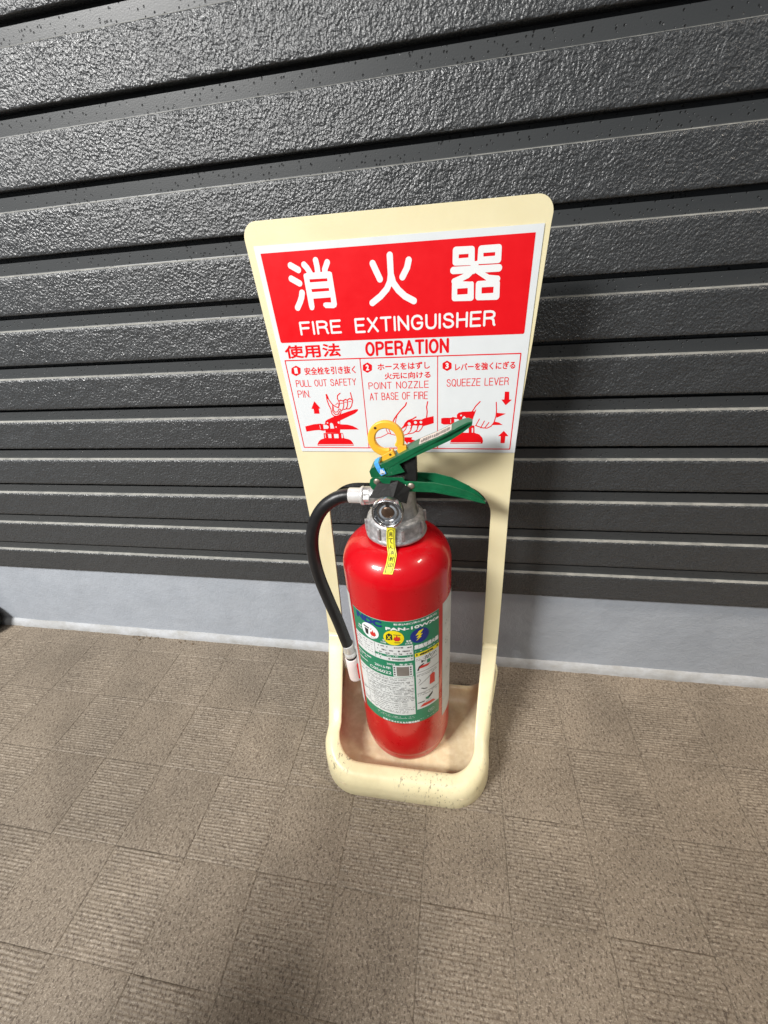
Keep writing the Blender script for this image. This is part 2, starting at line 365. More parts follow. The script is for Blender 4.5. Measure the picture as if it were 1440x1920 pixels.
GLYPH = {   # single-line capitals: (width, strokes) in a unit-high box
 'F': (0.56, [[(0.56, 1), (0, 1), (0, 0)], [(0, 0.52), (0.50, 0.52)]]), 'I': (0.0, [[(0, 0), (0, 1)]]),
 'R': (0.60, [[(0, 0), (0, 1), (0.36, 1), (0.50, 0.95), (0.58, 0.84), (0.58, 0.68), (0.50, 0.57), (0.36, 0.52), (0, 0.52)], [(0.36, 0.52), (0.48, 0.46), (0.55, 0.34), (0.58, 0.06), (0.62, 0)]]),
 'E': (0.56, [[(0.56, 1), (0, 1), (0, 0), (0.56, 0)], [(0, 0.52), (0.50, 0.52)]]), 'X': (0.62, [[(0, 0), (0.60, 1)], [(0.02, 1), (0.62, 0)]]),
 'T': (0.62, [[(0, 1), (0.62, 1)], [(0.31, 1), (0.31, 0)]]), 'N': (0.60, [[(0, 0), (0, 1), (0.60, 0), (0.60, 1)]]),
 'G': (0.66, [[(0.62, 0.74), (0.57, 0.88), (0.46, 0.97), (0.33, 1.0), (0.18, 0.96), (0.07, 0.84), (0.01, 0.66), (0, 0.48), (0.03, 0.28), (0.11, 0.11), (0.24, 0.01), (0.38, 0), (0.52, 0.06), (0.61, 0.18), (0.64, 0.34), (0.64, 0.45), (0.36, 0.45)]]),
 'U': (0.58, [[(0, 1), (0, 0.34), (0.04, 0.15), (0.13, 0.04), (0.29, 0), (0.45, 0.04), (0.54, 0.15), (0.58, 0.34), (0.58, 1)]]),
 'S': (0.58, [[(0.54, 0.76), (0.50, 0.89), (0.40, 0.98), (0.28, 1.0), (0.14, 0.97), (0.05, 0.87), (0.04, 0.74), (0.10, 0.63), (0.22, 0.57), (0.38, 0.52), (0.51, 0.44), (0.57, 0.32), (0.56, 0.17), (0.47, 0.05), (0.32, 0), (0.16, 0.02), (0.05, 0.11), (0, 0.27)]]),
 'H': (0.58, [[(0, 0), (0, 1)], [(0.58, 0), (0.58, 1)], [(0, 0.52), (0.58, 0.52)]]),
 'O': (0.66, [[(0.33 + 0.33 * math.sin(i * math.pi / 12), 0.5 + 0.5 * math.cos(i * math.pi / 12)) for i in range(25)]]),
 'P': (0.56, [[(0, 0), (0, 1), (0.34, 1), (0.48, 0.95), (0.56, 0.84), (0.56, 0.68), (0.48, 0.56), (0.34, 0.50), (0, 0.50)]]),
 'A': (0.66, [[(0, 0), (0.33, 1), (0.66, 0)], [(0.11, 0.32), (0.55, 0.32)]]), 'L': (0.50, [[(0, 1), (0, 0), (0.50, 0)]]),
 'Y': (0.64, [[(0, 1), (0.32, 0.48), (0.64, 1)], [(0.32, 0.48), (0.32, 0)]]), 'Z': (0.58, [[(0.02, 1), (0.56, 1), (0, 0), (0.58, 0)]]),
 'B': (0.58, [[(0, 0), (0, 1), (0.34, 1), (0.48, 0.95), (0.53, 0.84), (0.53, 0.68), (0.46, 0.57), (0.34, 0.53), (0, 0.53)], [(0.34, 0.53), (0.50, 0.46), (0.58, 0.34), (0.57, 0.17), (0.48, 0.04), (0.34, 0), (0, 0)]]),
 'V': (0.62, [[(0, 1), (0.31, 0), (0.62, 1)]]), '.': (0.0, [[(0, 0), (0.001, 0)]]), ' ': (0.30, [])}
GLYPH['Q'] = (0.66, GLYPH['O'][1] + [[(0.42, 0.22), (0.64, -0.04)]])
def stroke_ops(s, box, lw, gap=0.26):
    x0, y0, x1, y1 = box[0] + lw / 2, box[1] + lw / 2, box[2] - lw / 2, box[3] - lw / 2
    tot = sum(GLYPH[c][0] for c in s) + gap * (len(s) - 1); k = (x1 - x0) / tot; out = []; x = 0
    for c in s:
        w_, st_ = GLYPH[c]
        for p in st_: out.append((1, 's', lw / 2, [(x0 + (x + a) * k, y0 + b * (y1 - y0)) for a, b in p]))
        x += w_ + gap
    return out
def font_ops(s, box, bold):
    """outline segments of real type, thickened by `bold` on each side"""
    c = bpy.data.curves.new('t', 'FONT'); c.body = s; c.resolution_u = 4
    o = bpy.data.objects.new('t', c); col.objects.link(o); dg = bpy.context.evaluated_depsgraph_get()
    me = bpy.data.meshes.new_from_object(o.evaluated_get(dg)); col.objects.unlink(o); bpy.data.objects.remove(o)
    bm = bmesh.new(); bm.from_mesh(me); bpy.data.meshes.remove(me); bmesh.ops.remove_doubles(bm, verts=bm.verts, dist=1e-5)
    seg = [(tuple(e.verts[0].co[:2]), tuple(e.verts[1].co[:2])) for e in bm.edges if len(e.link_faces) == 1]; bm.free()
    xs = [p[0] for e in seg for p in e]; ys = [p[1] for e in seg for p in e]; ax, bx, ay, by = min(xs), max(xs), min(ys), max(ys)
    X0, Y0, X1, Y1 = box[0] + bold, box[1] + bold, box[2] - bold, box[3] - bold
    f = lambda p: (X0 + (p[0] - ax) / (bx - ax) * (X1 - X0), Y0 + (p[1] - ay) / max(by - ay, 1e-6) * (Y1 - Y0))
    return [(1, 'e', bold, [f(p) for e in seg for p in e])]
def letter_obj(name, s, box, bold, res, fn, mat, parent): return print_obj(name, font_ops(s, box, bold), res, fn, mat, parent)
def texts(name, items, fn, mat, parent):
    V_, F_ = [], []
    for s, box, off in items:
        v, f = text_geo(s, box, off, fn); k = len(V_); V_ += v; F_ += [tuple(i + k for i in x) for x in f]
    return obj(name, V_, F_, mat, parent)
def quads(name, rects, fn, mat, parent, nu=1):
    V_, F_ = [], []
    for (u0, v0, u1, v1) in rects:
        m = max(nu, int(abs(u1 - u0) / 2.0)) if nu > 1 else 1
        for i in range(m):
            a = u0 + (u1 - u0) * i / m; b = u0 + (u1 - u0) * (i + 1) / m; k = len(V_)
            V_ += [fn(a, v0), fn(b, v0), fn(b, v1), fn(a, v1)]; F_.append((k, k + 1, k + 2, k + 3))
    return obj(name, V_, F_, mat, parent)
ART = {'kanji_a': [(1,'s',2.63,[(-93.44,82.46),(-86.65,78.51)]),(1,'s',2.63,[(-94.73,71.98),(-87.38,67.71)]),(1,'s',2.71,[(-86.36,59.86),(-87.55,56.11),(-89.7,52.28),(-93.08,47.58)]),(1,'s',2.57,[(-80.49,82.18),(-78.21,79.58),(-76.3,76.17),(-75.59,74.48)]),(1,'s',2.54,[(-69.03,84.81),(-68.45,80.13),(-68.49,75.24)]),(1,'s',2.54,[(-58.44,82.47),(-59.89,79.95),(-61.52,77.23),(-61.69,74.38)]),(1,'p',0.0,[(-82.5,73.69),(-81.76,75.01),(-79.42,75.48),(-57.6,75.41),(-55.51,74.58),(-55.22,73.13),(-53.83,48.46),(-54.72,46.31),(-57.32,45.22),(-65.43,45.81),(-67.42,47.91),(-66.75,49.99),(-64.73,50.53),(-59.19,50.08),(-59.09,54.42),(-76.16,54.34),(-76.13,47.3),(-77.16,45.12),(-79.07,44.56),(-80.77,45.32),(-81.47,48.26)]),(-1,'p',0.0,[(-77.29,70.35),(-60.25,70.08),(-60.29,67.75),(-77.22,67.83)]),(-1,'p',0.0,[(-76.72,62.37),(-59.74,62.25),(-59.73,59.83),(-76.54,59.78)])],'kanji_b': [(1,'s',2.76,[(-16.92,78.7),(-11.28,66.28)]),(1,'s',2.73,[(-1.17,83.85),(-1.14,69.26),(-2.19,63.65),(-5.41,58.08),(-11.58,52.58),(-19.81,47.5)]),(1,'s',2.82,[(-1.14,69.26),(0.59,62.65),(5.01,56.6),(10.94,51.23),(18.88,46.97)]),(1,'s',2.72,[(15.33,79.0),(13.73,73.44),(9.26,66.56)])],'kanji_c': [(1,'p',2.58,[(56.02,83.35),(69.26,82.95),(69.53,74.08),(55.99,74.65)]),(1,'p',2.55,[(77.21,82.73),(91.45,82.61),(91.65,74.05),(77.0,74.32)]),(1,'s',2.79,[(54.24,68.57),(92.61,67.91)]),(1,'p',0.0,[(69.62,74.08),(75.7,74.41),(75.45,70.62),(78.72,66.54),(82.71,65.5),(71.77,64.67),(68.13,67.25)]),(1,'s',2.42,[(71.6,68.57),(66.47,64.23),(60.3,61.87),(55.16,60.21)]),(1,'s',2.42,[(74.24,68.39),(78.86,63.81),(84.3,60.9),(92.03,59.81)]),(1,'p',2.51,[(55.66,57.57),(69.64,57.09),(70.06,46.5),(55.65,47.06)]),(1,'p',2.68,[(76.58,56.65),(91.71,56.29),(92.11,46.22),(76.71,46.72)]),(-1,'p',0.0,[(58.58,80.16),(66.78,80.03),(66.79,77.31),(58.48,77.33)]),(-1,'p',0.0,[(79.08,79.81),(88.91,79.66),(88.88,77.06),(79.32,77.1)]),(-1,'p',0.0,[(57.87,54.4),(67.05,54.31),(67.09,49.55),(57.89,49.57)]),(-1,'p',0.0,[(79.02,54.09),(89.36,53.97),(89.24,49.15),(79.19,49.23)]),(-1,'p',0.0,[(73.06,65.56),(83.08,59.13),(78.23,59.13),(68.89,59.13),(63.28,59.69),(68.34,61.94)])],'drawings': [[(1,'p',0.0,[(-91.2,-42.75),(-85.44,-50.61),(-87.37,-50.97),(-87.43,-56.58),(-93.44,-56.47),(-93.28,-51.19),(-95.78,-50.97)]),(1,'p',0.0,[(-82.65,-67.17),(-82.0,-64.82),(-79.09,-63.11),(-72.23,-60.32),(-63.1,-57.32),(-54.7,-54.63),(-46.46,-52.43),(-43.64,-52.6),(-44.69,-54.55),(-47.81,-57.04),(-65.2,-64.62),(-65.7,-68.59),(-63.98,-68.91),(-57.59,-69.3),(-51.92,-70.84),(-48.07,-72.96),(-45.38,-75.06),(-66.5,-74.8),(-67.0,-78.69),(-83.73,-78.51),(-83.59,-75.5),(-85.78,-76.07),(-88.13,-75.74),(-89.85,-75.12),(-95.32,-75.36),(-105.9,-76.75),(-106.36,-70.7),(-96.6,-68.45),(-88.09,-67.68),(-83.51,-68.93)]),(-1,'p',0.0,[(-85.34,-69.2),(-81.17,-69.26),(-79.31,-70.77),(-79.27,-72.55),(-80.63,-73.73),(-85.46,-73.97)]),(-1,'p',0.0,[(-77.41,-67.83),(-75.8,-66.97),(-74.41,-67.58),(-73.51,-69.66),(-73.15,-73.53),(-77.51,-73.59),(-77.44,-70.2)]),(-1,'p',0.0,[(-68.63,-66.2),(-66.15,-65.19),(-66.25,-68.29),(-67.98,-67.97)]),(-1,'s',0.75,[(-70.86,-71.89),(-70.68,-71.89)]),(-1,'s',0.76,[(-80.02,-67.03),(-79.84,-67.03)]),(-1,'s',0.32,[(-89.26,-69.44),(-89.01,-73.63)]),(1,'p',0.0,[(-86.19,-78.79),(-64.03,-78.72),(-63.07,-85.4),(-86.54,-85.2)]),(-1,'p',0.0,[(-81.5,-79.75),(-77.6,-79.79),(-77.68,-84.66),(-81.3,-84.63)]),(-1,'p',0.0,[(-74.61,-79.82),(-69.24,-79.88),(-69.47,-84.86),(-74.69,-84.81)]),(-1,'p',0.0,[(-65.89,-79.31),(-64.42,-79.44),(-64.19,-84.78),(-66.1,-84.76)]),(-1,'p',0.0,[(-85.12,-79.71),(-84.39,-79.72),(-84.28,-84.3),(-85.19,-84.29)]),(1,'p',0.0,[(-95.49,-93.54),(-95.14,-91.35),(-93.11,-88.24),(-90.33,-86.1),(-85.87,-84.78),(-63.02,-84.97),(-58.37,-86.05),(-55.57,-87.59),(-53.83,-90.67),(-52.98,-93.77)]),(-1,'s',0.33,[(-94.06,-92.3),(-54.04,-92.52)]),(1,'s',0.54,[(-76.88,-36.02),(-76.83,-41.53),(-75.62,-47.15),(-73.95,-51.7)]),(1,'s',0.53,[(-76.31,-36.04),(-74.82,-41.58),(-72.01,-46.1),(-68.95,-48.98),(-65.11,-50.47)]),(1,'p',0.0,[(-77.69,-35.73),(-75.98,-35.77),(-74.95,-40.47),(-76.46,-40.99)]),(1,'s',0.53,[(-61.52,-35.06),(-64.66,-37.43),(-65.26,-40.71),(-63.92,-43.51),(-63.78,-46.85),(-65.36,-50.18)]),(1,'s',0.53,[(-50.26,-34.82),(-49.55,-39.46),(-48.86,-43.31),(-50.61,-48.81),(-53.23,-51.84),(-56.11,-51.95)]),(1,'s',0.54,[(-63.6,-43.24),(-61.77,-42.34),(-59.62,-43.33),(-58.1,-42.54),(-56.28,-41.48),(-54.75,-42.89),(-53.46,-41.55),(-51.41,-40.94),(-49.41,-42.2)]),(1,'s',0.48,[(-58.64,-43.63),(-59.32,-49.18),(-61.13,-53.09),(-62.91,-53.51),(-64.14,-51.9)]),(1,'s',0.48,[(-54.28,-43.73),(-55.15,-48.71),(-56.96,-51.93),(-59.61,-52.44)]),(1,'s',0.36,[(-62.78,-45.75),(-59.61,-45.55)]),(1,'s',0.35,[(-57.79,-44.65),(-54.94,-44.55)]),(1,'s',0.35,[(-53.2,-44.2),(-50.62,-43.93)]),(1,'s',0.49,[(-73.82,-52.84),(-73.51,-56.84),(-71.53,-59.47),(-68.35,-59.7),(-65.3,-58.6),(-63.17,-55.61),(-62.81,-52.77)]),(1,'s',0.48,[(-71.3,-47.24),(-72.24,-54.01),(-70.11,-57.6),(-66.61,-57.54),(-64.43,-54.16)]),(1,'s',0.43,[(-70.96,-48.93),(-71.21,-52.89),(-69.79,-55.2),(-66.85,-54.97),(-65.01,-51.88)]),(1,'s',0.3,[(-68.15,-47.31),(-65.58,-45.25),(-64.64,-46.83),(-64.57,-48.51)])],[(1,'s',0.63,[(8.17,-46.71),(6.96,-49.67),(2.4,-53.97),(-2.28,-59.45),(-5.27,-63.34),(-7.17,-67.3)]),(1,'s',0.36,[(-2.2,-60.01),(-3.63,-63.94),(-4.41,-67.92)]),(1,'s',0.57,[(30.17,-46.14),(29.02,-51.78),(29.59,-56.71),(28.85,-62.79)]),(1,'p',0.0,[(36.16,-61.36),(36.28,-69.09),(25.14,-72.23),(24.94,-68.36),(23.37,-64.94),(27.21,-63.33)]),(1,'s',0.65,[(17.7,-62.04),(14.07,-64.23),(9.05,-65.84),(6.16,-68.65),(4.34,-72.06),(1.69,-74.92)]),(1,'p',0.0,[(6.16,-68.65),(9.6,-65.85),(15.14,-65.09),(18.99,-64.87),(25.55,-64.98),(25.15,-71.77),(20.75,-71.14),(19.85,-73.99),(13.83,-71.62),(12.28,-76.21),(6.86,-72.1),(4.27,-73.8),(1.97,-74.93)]),(-1,'p',0.0,[(8.27,-71.54),(12.44,-71.6),(10.31,-76.77),(6.8,-80.24),(3.96,-80.79),(4.09,-77.86)]),(-1,'p',0.0,[(14.51,-71.05),(19.09,-71.69),(16.44,-76.84),(13.0,-79.72),(9.35,-79.97),(12.0,-76.21)]),(-1,'p',0.0,[(20.75,-71.14),(24.06,-71.19),(22.59,-75.18),(19.76,-77.75),(16.42,-77.71),(18.99,-75.14)]),(-1,'s',1.56,[(10.19,-69.28),(10.4,-69.74)]),(-1,'s',1.54,[(16.82,-67.95),(17.09,-68.12)]),(-1,'s',1.37,[(22.65,-67.75),(22.86,-67.93)]),(1,'s',0.48,[(13.0,-71.61),(11.7,-76.79),(8.19,-80.84),(4.48,-81.86)]),(1,'s',0.48,[(19.64,-71.41),(18.41,-76.29),(14.69,-79.44),(10.17,-80.56),(8.5,-79.96)]),(1,'s',0.47,[(24.87,-71.77),(23.15,-75.19),(20.03,-78.16),(16.13,-78.0)]),(1,'s',0.42,[(7.44,-71.53),(6.46,-74.98),(3.5,-78.44)]),(1,'p',0.0,[(3.8,-84.46),(13.12,-84.54),(11.92,-86.78),(19.46,-89.22),(13.75,-91.28),(8.11,-90.04),(7.45,-92.44),(4.21,-87.91)]),(1,'s',0.38,[(-27.26,-85.14),(-21.38,-84.11),(-16.61,-81.77),(-13.03,-79.73),(-9.11,-80.96),(-5.18,-82.0)]),(1,'s',0.36,[(-14.98,-74.72),(-14.32,-77.66),(-12.75,-79.74)]),(1,'s',0.43,[(-12.16,-75.04),(-10.23,-80.65)])],[(1,'p',0.0,[(44.03,-64.01),(46.79,-63.42),(54.11,-63.54),(55.91,-62.63),(60.18,-63.65),(60.1,-60.5),(61.86,-58.35),(66.03,-57.37),(77.91,-57.11),(79.0,-54.98),(79.34,-55.91),(76.99,-63.3),(75.96,-67.06),(73.8,-73.4),(71.37,-73.37),(67.66,-71.39),(64.01,-71.34),(58.51,-71.26),(56.07,-71.87),(54.21,-70.56),(46.83,-70.78),(44.05,-69.45)]),(-1,'p',0.0,[(57.47,-64.86),(61.42,-64.93),(63.28,-66.86),(63.64,-68.78),(63.38,-70.69),(57.58,-70.61)]),(-1,'p',0.0,[(65.44,-68.17),(65.9,-63.11),(67.66,-61.89),(69.53,-63.8),(70.1,-68.24)]),(-1,'s',0.85,[(64.28,-61.2),(64.46,-61.21)]),(-1,'s',0.33,[(53.83,-65.44),(53.88,-68.95)]),(1,'s',0.56,[(82.85,-47.3),(78.85,-51.62),(75.66,-57.07)]),(1,'s',0.5,[(98.71,-48.33),(99.56,-56.31),(99.41,-62.45),(98.07,-68.66),(95.4,-73.05),(91.35,-75.23),(86.53,-74.85),(79.48,-72.2)]),(1,'p',0.0,[(100.05,-59.07),(109.14,-60.16),(100.01,-64.32)]),(1,'p',0.0,[(98.64,-68.36),(102.84,-69.36),(106.86,-71.94),(96.51,-71.92)]),(1,'s',0.45,[(83.05,-65.29),(80.06,-71.57)]),(1,'s',0.45,[(88.23,-67.57),(84.73,-74.83)]),(1,'s',0.46,[(92.78,-69.21),(88.94,-74.88)]),(1,'p',0.0,[(72.54,-72.1),(78.28,-72.18),(78.83,-80.58),(72.85,-80.52)]),(-1,'p',0.0,[(75.67,-74.71),(77.18,-74.73),(77.4,-79.91),(75.88,-79.9)]),(1,'p',0.0,[(53.28,-91.99),(55.08,-86.29),(65.47,-79.78),(78.94,-80.25),(83.88,-81.94),(87.12,-85.9),(88.03,-89.21),(87.46,-92.2)]),(-1,'s',0.34,[(53.9,-90.98),(85.57,-91.19)]),(1,'p',0.0,[(106.19,-37.92),(110.42,-38.04),(110.92,-45.89),(113.55,-46.07),(108.03,-51.53),(103.39,-45.7),(106.25,-45.77)]),(1,'p',0.0,[(108.43,-78.32),(113.66,-84.18),(110.5,-84.15),(110.22,-91.88),(106.0,-91.85),(105.72,-84.1),(103.02,-84.08)])]],'frame': [(1,'p',0.0,[(-120.44,93.52),(120.34,91.15),(119.19,15.13),(118.08,14.22),(-115.76,16.78),(-116.75,17.91)]),(1,'s',0.51,[(-115.81,-0.28),(117.94,-2.71),(116.05,-98.64),(-111.83,-95.54),(-115.81,-0.28)]),(1,'s',0.42,[(-36.74,-1.14),(-35.89,-96.43)]),(1,'s',0.4,[(40.45,-2.05),(40.08,-97.56)]),(1,'p',0.0,[(-104.81,-5.47),(-100.35,-8.26),(-101.31,-13.53),(-106.81,-16.03),(-111.31,-13.19),(-110.28,-7.9)]),(1,'p',0.0,[(-29.37,-5.15),(-24.93,-7.86),(-25.37,-12.96),(-30.31,-15.38),(-34.79,-12.63),(-34.29,-7.51)]),(1,'p',0.0,[(49.51,-6.44),(53.93,-9.06),(54.01,-14.02),(49.61,-16.36),(45.15,-13.7),(45.13,-8.73)])],'white_text': [('FIRE',[(-94.21,34.33),(-51.46,36.16),(-52.72,22.57),(-94.37,23.08)],0.018),('EXTINGUISHER',[(-38.08,36.45),(92.43,34.4),(92.9,21.85),(-39.14,22.54)],0.018),('1',[(-106.99,-7.68),(-103.5,-7.8),(-104.57,-13.54),(-108.09,-13.42)],0.03),('2',[(-31.22,-7.29),(-27.93,-7.41),(-28.43,-12.97),(-31.74,-12.85)],0.03),('3',[(47.99,-8.52),(51.08,-8.63),(51.15,-14.02),(48.03,-13.91)],0.03)],'red_text': [('使用法',[(-113.73,14.73),(-55.49,13.67),(-55.9,1.16),(-114.61,1.93)],0.02),('OPERATION',[(-30.58,14.24),(50.8,13.61),(51.62,0.64),(-30.27,0.35)],0.035),('安全栓を引き抜く',[(-96.26,-7.84),(-41.91,-7.56),(-42.73,-15.18),(-97.15,-15.65)],0.008),('PULL OUT SAFETY',[(-108.02,-19.76),(-42.35,-20.68),(-43.58,-27.61),(-108.65,-27.13)],-0.008),('PIN.',[(-108.09,-31.02),(-93.46,-30.94),(-94.77,-38.7),(-108.78,-38.84)],-0.008),('ホースをはずし',[(-19.16,-6.2),(32.87,-6.87),(32.8,-14.02),(-19.68,-12.83)],0.004),('火元に向ける',[(-12.81,-15.31),(33.45,-16.24),(33.38,-22.89),(-13.03,-21.85)],0.004),('POINT  NOZZLE',[(-30.18,-24.53),(31.53,-25.3),(31.67,-32.35),(-30.59,-31.74)],-0.008),('AT  BASE OF FIRE',[(-29.94,-35.31),(30.23,-35.99),(30.59,-43.71),(-30.39,-43.2)],-0.008),('レバーを強くにぎる',[(57.24,-8.65),(113.46,-10.16),(114.34,-17.34),(57.38,-15.76)],0.008),('SQUEEZE LEVER',[(49.24,-23.62),(108.61,-24.66),(109.67,-32.14),(49.31,-31.04)],-0.008)],'sticker': [(-125.87,99.55),(126.71,96.81),(121.42,-102.82),(-115.57,-100.35)]}
# ================================================================== FLOOR
floor = bpy.data.objects.new('floor', None); col.objects.link(floor); floor['kind'] = 'structure'
obj('floor_base', [(-2.5, -2.5, -0.0010), (3.5, -2.5, -0.0010), (3.5, 0.346, -0.0010), (-2.5, 0.346, -0.0010)], [(0, 1, 2, 3)], M_FLOOR, floor)
def tile_mesh(seed, amp, x1=0.1, y1=0.1, pitch=0.00357, g=0.0002):
    """embossed square, ridges running along X, joint recessed round it"""
    random.seed(seed)
    ys = []; y = g
    n = int((y1 - 2 * g) / pitch)
    prof = [(0, 0), (0.25, 0.8), (0.5, 1.0), (0.75, 0.6)]
    for i in range(n):
        for t, h in prof: ys.append((g + (y1 - 2 * g) * (i + t) / n, h, i))
    ys.append((y1 - g, 0, n))
    nx = 20; V_ = []; F_ = []
    wav = [random.uniform(0.6, 1.25) for _ in range(n + 1)]
    for j, (yy, h, i) in enumerate(ys):
        for k in range(nx + 1):
            xx = g + (x1 - 2 * g) * k / nx
            a = noise.noise(Vector((xx * 90 + seed * 7, i * 0.9 + seed, 3.1)))
            lo = noise.noise(Vector((xx * 25, yy * 25, seed * 3.3)))
            zz = amp * h * wav[i] * max(0.15, 0.85 + 1.1 * a + 0.5 * lo) + 0.00022 * lo
            edge = min(j, len(ys) - 1 - j, k, nx - k)
            if edge == 0: zz = -0.0004
            V_.append((xx, yy + 0.0002 * a, zz))
    for j in range(len(ys) - 1):
        for k in range(nx):
            a = j * (nx + 1) + k; F_.append((a, a + 1, a + nx + 2, a + nx + 1))
    me = mesh('tile', V_, F_); me.materials.append(M_FLOOR); me.polygons.foreach_set('use_smooth', [True] * len(me.polygons)); return me
tm_h = [tile_mesh(s, 0.0009) for s in (1, 2, 3)]
tm_v = [tile_mesh(s, 0.00034) for s in (4, 5, 6)]
edge_h = [tile_mesh(7, 0.0005, 0.1, 0.044)]; edge_v = [tile_mesh(8, 0.00022, 0.1, 0.044)]
random.seed(5)
ntile = 0
for r in range(-4, 4):
    for c in range(-8, 16):
        if ntile >= 300: break
        even = (c + r) % 2 == 0
        if r == 3:
            o = bpy.data.objects.new('tile', random.choice(edge_h if even else edge_v)); o.location = (c * 0.1, 0.3, 0)
        else:
            o = bpy.data.objects.new('tile', random.choice(tm_h if even else tm_v)); o.location = (c * 0.1, r * 0.1, 0)
            if not even: o.rotation_euler = (0, 0, R(90)); o.location.x += 0.1
        col.objects.link(o); o.parent = floor; ntile += 1

# ================================================================== CONCRETE PLINTH
plinth = empty('concrete_plinth', (0.3, 0.344, 0), 'blue grey painted concrete plinth under the dark siding, along the floor', 'wall')
def grid_wall(name, x0, x1, prof, mat, parent, dx, amp, f, seed=0, smooth=True):
    nx = int((x1 - x0) / dx); V_ = []; F_ = []
    px, py, pz = parent.location if parent else (0, 0, 0)
    for k in range(nx + 1):
        x = x0 + (x1 - x0) * k / nx
        for (y, z, a) in prof:
            d = amp * a * noise.noise(Vector((x * f + seed, y * f, z * f)))
            V_.append((x - px, y + d - py, z + d * 0.4 - pz))
    m = len(prof)
    for k in range(nx):
        for j in range(m - 1):
            a = k * m + j; F_.append((a, a + m, a + m + 1, a + 1))
    return obj(name, V_, F_, mat, parent, smooth)
grid_wall('concrete_face', -2.5, 3.5, [(0.344, 0.0, 0.5)] + [(0.344 - 0.0, 0.004 + 0.02 * i, 1) for i in range(1, 10)] + [(0.344, 0.19, 0.5)], M_CONC, plinth, 0.01, 0.0016, 22)
grid_wall('pale_skirting_strip', -2.5, 3.5, [(0.3345, -0.001, 0.3), (0.3355, 0.004, 1), (0.3372, 0.008, 1), (0.3395, 0.0115, 1), (0.3425, 0.014, 1), (0.3475, 0.0165, 0)], M_STRIP, plinth, 0.006, 0.0022, 55, 4)
# dark lump at the far left foot of the wall
bm = bmesh.new(); bmesh.ops.create_uvsphere(bm, u_segments=28, v_segments=18, radius=0.036)
for v in bm.verts:
    v.co.z *= 1.25
    v.co += v.normal * 0.004 * noise.noise(v.co * 60)
foot = bmobj('cable_cover', bm, simple('dark_weathered_rubber', (0.018, 0.017, 0.012), 0.55, var=0.5, scale=80, bmp=0.8, bscale=200), None, True)
foot.location = (-0.478, 0.312, 0.034); foot['label'] = 'dark rounded cover at the foot of the wall, cut off at the far left'; foot['category'] = 'cable cover'

# ================================================================== SIDING
siding = empty('siding_wall', (0.3, 0.336, 0.1709), 'dark grey embossed metal siding wall with horizontal ribs', 'wall')
YS, Z0, PT, RH = 0.3360, 0.1709, 0.06189, 0.0430
def siding_board(k):
    z0 = Z0 + k * PT; x0, x1 = -2.2, 3.2; rnd = random.Random(k)
    gr = 0.0052; dn = 0.0120
    xs = list(np.arange(x0, -0.75, 0.02)) + list(np.arange(-0.75, 1.45, 0.003)) + list(np.arange(1.45, x1 + 0.001, 0.02))
    prof = [(dn, 0.0, 0)]                              # soffit back
    prof += [(0.0030, 0.0, 0.10), (0.0005, 0.0002, 0.5)]
    nr = 13
    for i in range(nr + 1): prof.append((0.0, 0.0009 + (RH - 0.0022) * i / nr, 1.0))
    prof += [(0.0009, RH - 0.0004, 0.35), (0.0012, RH, 0.1), (gr, RH + 0.0010, 0.05)]
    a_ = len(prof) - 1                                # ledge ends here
    top = PT - 0.0050
    prof += [(gr + 0.0002, RH + 0.0016, 0), (gr, top, 0), (dn, top + 0.0004, 0), (dn, PT, 0)]
    V_ = []; m = len(prof)
    for x in xs:
        for (y, z, a) in prof:
            if a > 0:
                p = Vector((x * 190, z * 190 + k * 31, k * 5.7))
                d = a * (0.0006 * noise.noise(p) + 0.0005 * noise.noise(p * 0.37) )
                dz = 0.0007 * a * noise.noise(Vector((x * 170, k * 9.1, z * 40))) if (z < 0.003 or z > RH - 0.002) else 0
            else: d = dz = 0
            V_.append((x - 0.3, y - d, z + dz + k * PT))
    F_ = []; mi = []
    for i in range(len(xs) - 1):
        for j in range(m - 1):
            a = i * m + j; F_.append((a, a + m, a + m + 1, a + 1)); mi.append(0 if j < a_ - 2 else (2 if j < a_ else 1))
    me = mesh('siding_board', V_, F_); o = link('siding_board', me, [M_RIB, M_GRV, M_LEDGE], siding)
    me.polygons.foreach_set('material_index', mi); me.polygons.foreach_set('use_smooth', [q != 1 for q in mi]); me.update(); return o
for k in range(0, 15): siding_board(k)
# bottom trim closing the lowest board
grid_wall('starter_trim', -2.2, 3.2, [(0.3495, 0.1709, 0), (0.3497, 0.1690, 0), (0.3440, 0.1690, 0)], M_GRV, siding, 0.5, 0, 1)

# ================================================================== STAND
stand = empty('extinguisher_stand', (0.466, 0.175, 0), 'cream plastic stand with tall back board and round fronted tray, scuffed at its foot', 'stand')
SO = Vector(stand.location)
def sp(p): return (p[0] - SO.x, p[1] - SO.y, p[2] - SO.z)
